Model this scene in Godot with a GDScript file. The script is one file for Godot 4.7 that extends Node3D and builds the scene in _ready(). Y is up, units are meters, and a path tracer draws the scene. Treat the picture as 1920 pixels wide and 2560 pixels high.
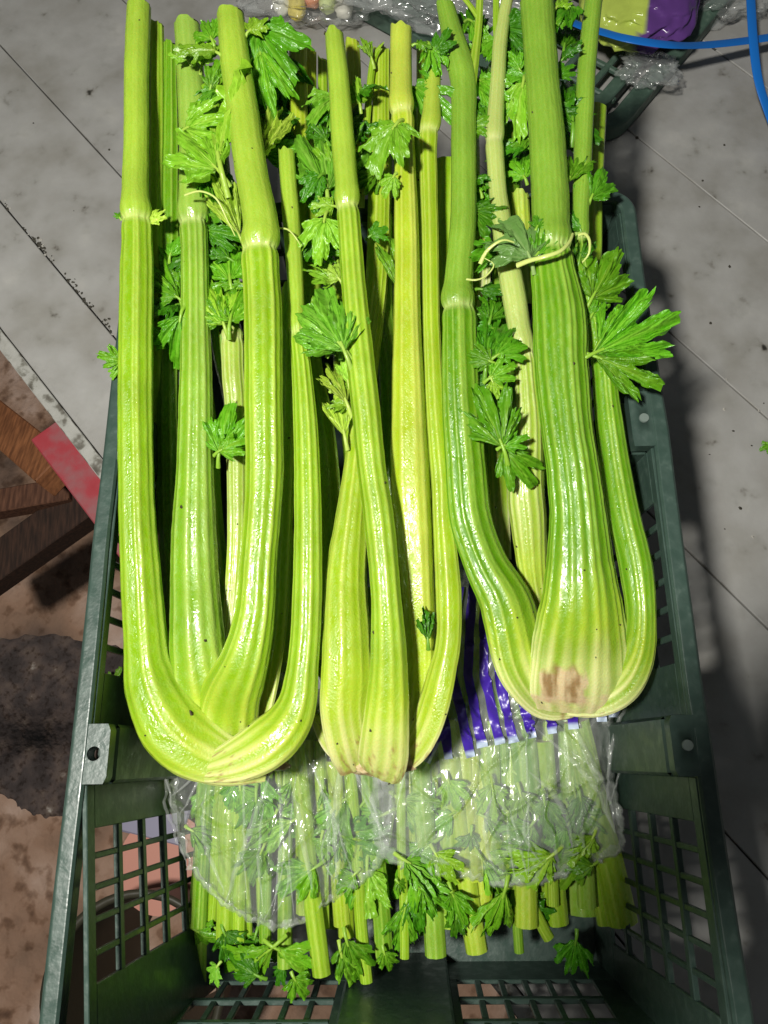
extends Node3D

const RIM := 0.245            # height of the crate's rim above the table top
const LAMP := Vector3(-0.33, 1.26, 0.06)

# every stalk; line: x, y, z and half width of each control point in millimetres, from the root to the cut end
var STALKS = [
	{bunch=0, tone=0, roll=[-6,-22,-10], ribs=8, nodes=[14.19], kind=0, line=[-98.5,198,3.8,10.8,-113.3,204,2.6,14,-129,208,-1.2,18.2,-146,210,-9.6,21.4,-160.8,211,-22.7,22.1,-170.8,212,-39,20.1,-177.2,214,-55,17.8,-179.9,217,-69,15.1,-182.5,228,-106.9,13.8,-186.6,240,-159,12.5,-188.4,246,-193.1,12.1,-190.5,256,-247.9,12,-191.9,265,-305.5,11.9,-192.9,270,-342.2,12,-194.1,276,-378,10.4,-196.1,280,-402.9,9.9,-197.7,286,-454.3,9.3,-200.9,290,-504.1,9.3,-202,295,-553.3,9.5,-202.6,296,-571.7,9.2]},
	{bunch=0, tone=4, roll=[-5,0,0], ribs=8, nodes=[11.16], kind=0, line=[-131.3,170,-2.3,14.3,-138.1,194,-26.2,21.7,-142.7,205,-47.1,22.7,-145.8,211,-68.3,19.7,-147.5,216,-95.4,18.1,-150.2,217,-122.3,17,-150.6,226,-162.6,15.4,-150.4,233,-197.2,13.5,-150.1,245,-252.3,12.2,-151.5,255,-310.5,10.6,-153.3,263,-362.7,10.2,-154.8,266,-384.5,10.3,-155.3,269,-400.4,11.2,-156.2,273,-434.3,10.7,-160.4,281,-502.3,10.7,-165.8,287,-559.9,10.3]},
	{bunch=0, tone=0, roll=[0,5,8], ribs=8, nodes=[14.07], kind=0, line=[-124.2,180,7.1,12.6,-128.8,186,-4.9,20.1,-129.3,196,-18,23.2,-125.4,206,-30.8,23.5,-120.1,215,-42.2,21.4,-113.9,223,-53,19,-107.9,230,-66.1,16,-102.2,237,-90.4,13.4,-99.6,244,-121.9,12.4,-97,250,-153.7,12.5,-95.4,256,-186.8,13.1,-95.6,268,-238.9,13.2,-96.1,278,-293.7,13.4,-97.9,284,-329.3,13,-99,286,-343.7,12.5,-98.4,290,-364.4,12.6,-105.4,296,-401.9,11.8,-112.1,302,-449.4,11.8,-119.6,308,-498.4,11.1,-123.7,313,-536.2,10.3]},
	{bunch=0, tone=0, roll=[6,18,10], ribs=7, nodes=[13.00], kind=0, line=[-136.4,212,5.7,9,-123.9,216,3.3,12.1,-110.5,218,-1.2,15.2,-96.3,219,-8.3,17.3,-82.9,219,-19.7,16.4,-75.2,218,-34,13.9,-71.8,222,-53.4,11.3,-69,227,-78.6,10.5,-67.4,234,-116.6,10.4,-67,240,-156.1,9.9,-67.6,245,-190.3,9.5,-69.1,252,-231.2,8.5,-72.6,258,-274.1,6.9,-75.3,260,-293.6,5.8,-75.8,263,-318.8,5.8,-78.8,268,-365.4,6.5,-81.7,273,-404,6.6,-84.2,277,-439.4,6.1]},
	{bunch=0, tone=0, roll=[20,20,20], ribs=6, nodes=[], kind=0, line=[-110.7,195,-12.5,8.3,-102.1,200,-30.7,7.7,-95.7,205,-55.6,6.9,-89.9,210,-95.1,6.2,-86.5,222,-162.3,6.3,-85.1,230,-221,7,-84.3,238,-282.3,7.2,-83.8,245,-340.1,6.7]},
	{bunch=0, tone=5, roll=[0,0,0], ribs=8, nodes=[5.90], kind=0, line=[-131.4,198,-75.4,4.6,-127.8,201,-91.9,5.1,-124.8,206,-124.4,6.4,-123,213,-166,7.3,-124.3,228,-244.3,8.3,-125.9,236,-271.4,8.6,-127.3,241,-304.1,7.8,-127.9,242,-307.9,6]},
	{bunch=0, tone=2, roll=[0,0,0], ribs=6, nodes=[], kind=0, line=[-148.6,165,-27.7,11.8,-169,180,-84.4,10.1,-178.6,195,-173,9.1,-180.9,215,-263.8,8.6,-178.5,240,-354.3,8.1,-179.3,252,-408.3,7.8,-180.3,257,-442.5,7.9,-181.2,265,-490.7,7.1,-183.1,275,-555.3,5.2]},
	{bunch=0, tone=0, roll=[0,0,0], ribs=6, nodes=[], kind=0, line=[-174.2,180,-114.5,6,-188,205,-234.9,6.8,-187.9,235,-322.1,6.8,-189.9,258,-422.7,6.9,-191.4,268,-488.1,7,-194.3,280,-570.6,6.5]},
	{bunch=0, tone=3, roll=[0,0,0], ribs=6, nodes=[], kind=0, line=[-83.5,200,-268.3,5.7,-79.4,235,-354.1,6.9,-77.6,255,-443.6,7.3,-77.8,265,-502,7.4,-78.5,273,-555,7.2]},
	{bunch=0, tone=3, roll=[0,0,0], ribs=5, nodes=[], kind=0, line=[-71.7,225,-391.2,3.9,-70.9,240,-457.2,4.6,-69.5,262,-556.7,4.6]},
	{bunch=0, tone=0, roll=[0,0,0], ribs=5, nodes=[], kind=0, line=[-63.1,215,-390.7,3.9,-60.3,245,-492.9,4.3,-60.1,259,-551,4]},
	{bunch=1, tone=1, roll=[-15,-10,0], ribs=9, nodes=[], kind=0, line=[-36.4,192,5.5,13.1,-39.2,203,-6.2,16.2,-42.8,212,-29.2,17.5,-41.6,217,-53.4,17.8,-42,220,-79.1,16.4,-42.2,222,-118.9,14.5,-37.8,228,-159.2,11.8,-33.8,232,-194.4,9.7,-30,236,-232.6,8.4,-25.1,240,-279.2,8,-17.5,248,-342.6,8.2,-13.9,258,-414.2,8.7,-11.9,267,-476.3,7.2,-10.2,275,-539,6.7]},
	{bunch=1, tone=0, roll=[5,8,8], ribs=6, nodes=[12.00], kind=0, line=[-21.1,200,10.7,13.9,-19.5,207,5.5,16.4,-17.1,216,-10.7,16.3,-13.3,231,-55.7,12.6,-14.1,246,-102.2,10,-17.7,254,-150.5,10.2,-21.9,259,-183.6,9.7,-25.1,266,-223.2,9.8,-29,272,-264.6,9.7,-32.1,278,-307,8.7,-33.5,281,-328,8.5,-35.8,286,-368.5,8,-36.9,287,-378.2,7.8,-36.7,289,-388.1,8.4,-39.9,294,-435.7,8.5,-42.7,299,-485.8,7.8,-45.9,303,-524.3,7]},
	{bunch=1, tone=3, roll=[20,5,0], ribs=6, nodes=[10.13], kind=0, line=[0.6,185,-3.2,8.9,5.3,193,-24.1,10.5,8.3,205,-66.4,10.5,7.4,216,-108.1,11.7,5,228,-158.2,13.5,3.9,234,-181.5,14.1,3.7,245,-229.9,12.5,4.4,259,-296.7,10.1,5.5,272,-366.3,9.1,5.4,284,-440.1,7.8,4.7,287,-458.8,8.7,3.9,290,-478.9,8.5,5.4,297,-534.1,8.3]},
	{bunch=1, tone=1, roll=[25,15,10], ribs=6, nodes=[12.91], kind=0, line=[-7.8,186,2,9.4,0.6,195,-3.6,10.9,9.6,204,-17.1,11.3,15.3,209,-31.1,11.1,20.9,213,-49.1,10.3,27.1,217,-73.4,8.7,28.4,223,-106.2,9.1,26.1,232,-156.4,7.2,25.9,237,-184.3,7.3,23.3,245,-229.3,6.8,22.1,256,-298,6.1,23.1,266,-370.4,6.2,23.4,276,-434.6,6.7,24.5,279,-452.6,7.3,26.6,280,-461.1,7,29.4,286,-514.8,6.2]},
	{bunch=1, tone=0, roll=[0,0,0], ribs=5, nodes=[], kind=0, line=[17,235,-350.5,3.7,20,262,-488,3.8,21.7,270,-550.1,3.9]},
	{bunch=1, tone=0, roll=[0,0,0], ribs=4, nodes=[], kind=0, line=[-29.6,255,-403.2,3.4,-27.5,262,-427.2,3.4,-22.6,272,-475.7,2.8,-17.1,280,-523.5,2.8,-9.9,284,-532.5,2.2]},
	{bunch=1, tone=3, roll=[0,0,0], ribs=5, nodes=[], kind=0, line=[-37.8,228,-426.4,5.9,-34,262,-519.7,6.2,-34.7,270,-555.7,5.6]},
	{bunch=1, tone=3, roll=[0,0,0], ribs=7, nodes=[], kind=0, line=[-38.5,182,0.3,9.5,-52.5,188,-8.6,8.3,-61.3,195,-20.2,5.5,-65.1,201,-28.5,3.3]},
	{bunch=2, tone=2, roll=[-25,-20,0], ribs=11, nodes=[10.94], kind=0, line=[111.2,184,-36,13,93.8,193,-39.4,18.3,79.8,206,-56.3,22.5,72.9,213,-80.6,22.3,66.5,218,-102,20.4,54.1,224,-126.3,16.6,45,232,-156,15.9,43,240,-189.3,15.4,41.1,250,-228.9,14.6,41.2,259,-269.8,13.3,41.9,262.6,-296.4,12.6,41.7,263.9,-306.8,11.5,41.2,264.6,-315.1,11,42.6,266.5,-330.6,10.4,47.5,271.1,-373.8,9.7,50,276.9,-429.5,9.6,52.3,282.1,-488.2,9.9,50.9,284.1,-506.2,10.5,47.2,285.4,-529.9,9.1,41.1,287.9,-568.4,7]},
	{bunch=2, tone=0, roll=[0,0,0], ribs=4, nodes=[], kind=1, line=[57.5,283.4,-489.3,4.6,60.8,284.7,-507.7,4,63.9,286,-528.6,3.4,66.8,288,-551.1,3,68.4,289.3,-570.7,2.9,68.8,290.6,-575.1,2.9]},
	{bunch=2, tone=0, roll=[0,0,0], ribs=4, nodes=[], kind=1, line=[66.9,287.9,-552,2.2,61.9,289.9,-561.7,2.1,54.3,291.9,-572.5,2.1]},
	{bunch=2, tone=5, roll=[-10,0,0], ribs=9, nodes=[7.00,12.86], kind=0, line=[100.9,175,-68.5,5.3,97.5,188,-89.8,6.9,90.2,206,-118.3,10.2,87.1,220,-158.7,13.1,85.8,228,-179.4,12.8,88.7,240,-217.2,10.2,88.5,247,-243.9,8.5,87.3,253,-274.6,7.7,85.4,256,-285.6,8,82.3,261.3,-314.1,8.7,78,266.5,-351.9,8.2,74.6,271.7,-391.8,6.8,73.8,275.6,-429.6,6.6,74,276.9,-445,6.7,79.4,281.4,-498.7,5.9,83.2,284.1,-534,5.7,90.5,287.3,-572,4.5,92.9,288.6,-576.2,4.1]},
	{bunch=2, tone=0, roll=[0,0,0], ribs=4, nodes=[], kind=1, line=[81.5,283.4,-526.6,3.4,80.3,285.3,-545.2,2.5,81.6,288,-571.7,2.5,81.7,289.2,-576,2.5]},
	{bunch=2, tone=2, roll=[-3,0,4], ribs=12, nodes=[12.28], kind=2, line=[114.4,200,-31.4,31.1,114.7,206,-38.9,34.4,114.5,213,-50.2,35,114.6,223,-71,32.4,114.7,235,-93.5,27.6,114.4,242,-116.9,22.8,114.6,250,-148.6,18.9,112.9,257,-180.8,17.7,110.7,261.3,-207.1,17.3,109.5,266.5,-248.2,18.2,110.5,271.7,-290.5,18.2,108.2,275.6,-327.5,15.3,108.7,277.6,-341.9,13.1,108.7,278.2,-349.9,13.2,110.3,280.8,-382.4,13.6,111.1,286,-438.4,13.1,111.2,290.6,-498,12.5,111.6,295.1,-560.6,12.8,110,297.1,-564.1,12.5]},
	{bunch=2, tone=2, roll=[30,20,10], ribs=9, nodes=[12.00], kind=0, line=[110.8,186,-35.9,11.8,127.2,200,-37.3,15.3,140.9,211,-45.2,15.3,150.4,222,-61.7,12.8,154,232,-85,10.1,153.5,236,-117.5,11,149.4,238,-151.5,10.9,146.7,240,-186.5,10.3,144.1,246,-227.7,9.3,142.9,252,-262.7,8,138.4,258,-296,7.5,131.9,264.5,-342.2,6.7,132.2,266.5,-361.6,6.5,137.4,271.7,-407.3,6.6,141.8,274.9,-447.9,7,148.9,280.1,-507.9,7.1,159.4,284.7,-571.4,7,162.1,286,-575.6,6.7]},
	{bunch=2, tone=2, roll=[0,0,0], ribs=6, nodes=[], kind=0, line=[70.2,186,-138.6,7.8,69.8,195,-182.8,7.8,69.3,205,-227.5,7.3,70,215,-273,6.1]},
	{bunch=2, tone=5, roll=[0,0,0], ribs=6, nodes=[], kind=0, line=[98.2,225,-332.7,6.8,95.8,240,-373,6.8,94.3,252,-414.8,6.8]},
	{bunch=2, tone=5, roll=[0,0,0], ribs=4, nodes=[], kind=0, line=[61,240,-317.1,4.2,64.5,245,-345.1,4.2,66.1,250,-382.1,4]},
	{bunch=3, tone=2, roll=[0,0,0], ribs=7, nodes=[], kind=3, line=[-160,118,-14.7,7.6,-163.3,102.2,30.3,7.7,-166.9,86.5,75.5,7.9,-172.2,70.7,120.8,8.1,-175,55,166.3,8.3]},
	{bunch=3, tone=0, roll=[0,0,0], ribs=7, nodes=[], kind=3, line=[-139.3,115,0.5,4.1,-138.6,106.8,32.5,4.1,-139.7,98.5,64.3,4.1,-138.1,90.2,95.9,4,-138.3,82,127.2,4]},
	{bunch=3, tone=0, roll=[0,0,0], ribs=7, nodes=[], kind=3, line=[-134.5,118,0.6,4.4,-133.1,108,38.5,4.4,-132.7,98,76.1,4.3,-129.9,88,113.5,4.3,-129.4,78,150.6,4.3]},
	{bunch=3, tone=0, roll=[0,0,0], ribs=7, nodes=[], kind=3, line=[-122.4,112,0.8,3.2,-120.4,104,35.8,3.1,-120.1,96,70.5,3,-119.9,88,104.8,2.9,-118,80,138.8,2.8]},
	{bunch=3, tone=0, roll=[0,0,0], ribs=7, nodes=[], kind=3, line=[-105,112,1,3.2,-103.3,103.5,37.5,3.1,-100,95,73.7,3,-99.3,86.5,109.4,2.9,-97,78,144.8,2.8]},
	{bunch=3, tone=0, roll=[0,0,0], ribs=7, nodes=[], kind=3, line=[-90.7,125,-13.6,7.2,-84.6,116.8,29.5,7.2,-81,108.5,71.7,7.2,-75.8,100.2,113.2,7.2,-70.6,92,153.9,7.2]},
	{bunch=3, tone=1, roll=[0,0,0], ribs=7, nodes=[], kind=3, line=[-60.1,118,1.6,6.2,-57.9,111.5,31.9,6.3,-57.7,105,61.9,6.5,-57.1,98.5,91.6,6.6,-55.1,92,120.9,6.7]},
	{bunch=3, tone=0, roll=[0,0,0], ribs=7, nodes=[], kind=3, line=[-48.3,122,1.7,4.9,-44.9,113.5,42.2,4.9,-42.2,105,82.1,4.9,-40.8,96.5,121.3,4.8,-37.2,88,160,4.8]},
	{bunch=3, tone=2, roll=[0,0,0], ribs=7, nodes=[], kind=3, line=[-33.6,118,1.9,6.8,-32,109,38.8,7,-28.3,100,75.4,7.1,-25.5,91,111.6,7.2,-23.7,82,147.5,7.3]},
	{bunch=3, tone=0, roll=[0,0,0], ribs=7, nodes=[], kind=3, line=[-148,115,-14.6,5.1,-150,107.5,19.1,4.9,-153.6,100,52.5,4.7,-154.6,92.5,85.6,4.5,-157.4,85,118.3,4.3]},
	{bunch=4, tone=0, roll=[0,0,0], ribs=7, nodes=[], kind=3, line=[-8.4,125,-12.5,3.7,-8.2,117.5,27.4,3.7,-9.2,110,66.5,3.6,-7.7,102.5,104.9,3.6,-8.3,95,142.8,3.6]},
	{bunch=4, tone=4, roll=[0,0,0], ribs=7, nodes=[], kind=3, line=[5.6,118,-12.4,8.1,7.4,110.5,27.4,8.1,10.2,103,66.4,8.1,13.8,95.5,104.8,8.1,15.2,88,142.6,8.2]},
	{bunch=4, tone=1, roll=[0,0,0], ribs=7, nodes=[], kind=3, line=[26.5,118,-27.2,8.8,31.4,110,16,8.7,37.4,102,58.3,8.6,40.8,94,99.8,8.6,46.2,86,140.6,8.5]},
	{bunch=4, tone=2, roll=[0,0,0], ribs=7, nodes=[], kind=3, line=[72.9,115,-11.5,4.1,74,103.8,27.8,4.1,77.3,92.5,67,4,78.3,81.3,106,4,80.1,70,144.8,4]},
	{bunch=4, tone=0, roll=[0,0,0], ribs=7, nodes=[], kind=3, line=[86.4,90,102.6,4,90.8,87,110.4,4.1,94.9,84,118.1,4.3,97.5,81,125.9,4.5,102.4,78,133.7,4.6]},
	{bunch=4, tone=0, roll=[0,0,0], ribs=7, nodes=[], kind=3, line=[103,112,-11.2,8.8,104.7,102,22.9,8.9,107.6,92,56.8,9.1,108,82,90.5,9.2,110.4,72,124.2,9.4]},
	{bunch=4, tone=0, roll=[0,0,0], ribs=7, nodes=[], kind=3, line=[131.9,115,-10.7,5.9,136.3,104.2,23.3,6,140.2,93.5,57.2,6.1,142.7,82.7,91.1,6.1,147.5,72,125,6.2]},
	{bunch=4, tone=0, roll=[0,0,0], ribs=7, nodes=[], kind=3, line=[128.3,124,-25.4,9.9,136.1,113,11.9,10.4,143,102,49,10.8,152.2,91,85.9,11.2,159.2,80,122.7,11.7]},
	{bunch=4, tone=3, roll=[0,0,0], ribs=7, nodes=[], kind=3, line=[39.4,112,-27.3,9.5,41.5,107.8,2.9,9.4,41.1,103.5,32.6,9.4,43.1,99.3,61.7,9.3,44.4,95,90.4,9.2]},
	{bunch=4, tone=2, roll=[0,0,0], ribs=7, nodes=[], kind=3, line=[86,118,-26.3,10.7,88.8,112.2,2.8,10.6,89.5,106.5,31.5,10.5,90.9,100.8,59.9,10.5,93.4,95,88,10.4]},
	{bunch=4, tone=0, roll=[0,0,0], ribs=7, nodes=[], kind=3, line=[61.2,116,-26.8,8.2,61.7,110,3.2,8.1,61.2,104,32.8,8.1,63.2,98,62.1,8.1,63,92,91,8]},
	{bunch=4, tone=1, roll=[0,0,0], ribs=7, nodes=[], kind=3, line=[10.9,110,-27.8,9.6,10.2,106,1,9.5,10.1,102,29.4,9.4,7.8,98,57.2,9.3,7.8,94,84.6,9.3]},
	{bunch=1, tone=3, roll=[0,0,0], ribs=7, nodes=[], kind=0, line=[-38.5,182,0.3,9.5,-52.5,188,-8.6,8.3,-61.3,195,-20.2,5.5,-65.1,201,-28.5,3.3]},
	{bunch=3, tone=2, roll=[0,0,0], ribs=7, nodes=[], kind=3, line=[-159.7,111.5,-14.9,6.5,-163.4,102,42.1,6.4,-166.7,88,122.3,6.3]},
	{bunch=3, tone=0, roll=[0,0,0], ribs=7, nodes=[], kind=3, line=[-143.8,100.6,-14.9,7.7,-144,102,42.3,7.5,-146,88,130,7.3]},
	{bunch=3, tone=0, roll=[0,0,0], ribs=7, nodes=[], kind=3, line=[-132.4,108.5,-14.5,5.3,-133.9,102,42.4,5.2,-134.9,88,143.8,5.1]},
	{bunch=3, tone=2, roll=[0,0,0], ribs=7, nodes=[], kind=3, line=[-113.1,110.2,-14.2,4.9,-114.1,102,42.6,4.8,-114.7,88,137,4.7]},
	{bunch=3, tone=4, roll=[0,0,0], ribs=7, nodes=[], kind=3, line=[-100.1,105.7,-14.1,5.8,-99.7,102,42.8,5.7,-99.4,88,150.2,5.5]},
	{bunch=3, tone=1, roll=[0,0,0], ribs=7, nodes=[], kind=3, line=[-85.2,106.5,-13.9,7.6,-84.2,102,42.9,7.4,-84.3,88,113.3,7.3]},
	{bunch=3, tone=0, roll=[0,0,0], ribs=7, nodes=[], kind=3, line=[-71.8,111.8,-13.6,5.3,-70.9,102,43.1,5.3,-70.2,88,123.2,5.1]},
	{bunch=3, tone=1, roll=[0,0,0], ribs=7, nodes=[], kind=3, line=[-56.4,103.1,-13.6,6.6,-53.9,102,43.3,6.4,-52.5,88,129.7,6.3]},
	{bunch=3, tone=1, roll=[0,0,0], ribs=7, nodes=[], kind=3, line=[-40.1,102.3,-13.4,6.1,-36.8,102,43.4,5.9,-34.6,88,107.3,5.8]},
	{bunch=4, tone=3, roll=[0,0,0], ribs=7, nodes=[], kind=3, line=[3.3,110.7,-27.9,5.2,-2.9,104,37.9,5,-8.8,88,95.9,5]},
	{bunch=4, tone=3, roll=[0,0,0], ribs=7, nodes=[], kind=3, line=[19,102,-28,6.4,13.2,104,38.1,6.2,7.7,88,113.2,6.1]},
	{bunch=4, tone=0, roll=[0,0,0], ribs=7, nodes=[], kind=3, line=[34.7,107.6,-27.5,8.3,29.6,104,38.2,8.1,24.5,88,123.1,8]},
	{bunch=4, tone=3, roll=[0,0,0], ribs=7, nodes=[], kind=3, line=[50.4,113.1,-27.1,5.2,46.5,104,38.4,5.1,43.6,88,93.5,5]},
	{bunch=4, tone=3, roll=[0,0,0], ribs=7, nodes=[], kind=3, line=[60.9,105.2,-27.3,6.7,56.6,104,38.5,6.5,53.3,88,111.4,6.4]},
	{bunch=4, tone=0, roll=[0,0,0], ribs=7, nodes=[], kind=3, line=[79.7,108.1,-26.8,7,76.5,104,38.8,6.8,75.3,88,96,6.8]},
	{bunch=4, tone=1, roll=[0,0,0], ribs=7, nodes=[], kind=3, line=[89.6,109.7,-26.6,9.4,87,104,38.9,9.1,84.5,88,123.1,9]},
	{bunch=4, tone=0, roll=[0,0,0], ribs=7, nodes=[], kind=3, line=[107.9,113.4,-26.2,4.4,106.7,104,39.1,4.4,106.2,88,109.5,4.3]},
	{bunch=4, tone=4, roll=[0,0,0], ribs=7, nodes=[], kind=3, line=[122.9,111.1,-26.1,6.6,121.9,104,39.3,6.5,124,88,89.8,6.5]},
	{bunch=4, tone=4, roll=[0,0,0], ribs=7, nodes=[], kind=3, line=[131.8,109.8,-26,7.3,131,104,39.4,7.1,131.7,88,110.5,7.1]},
]
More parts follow.
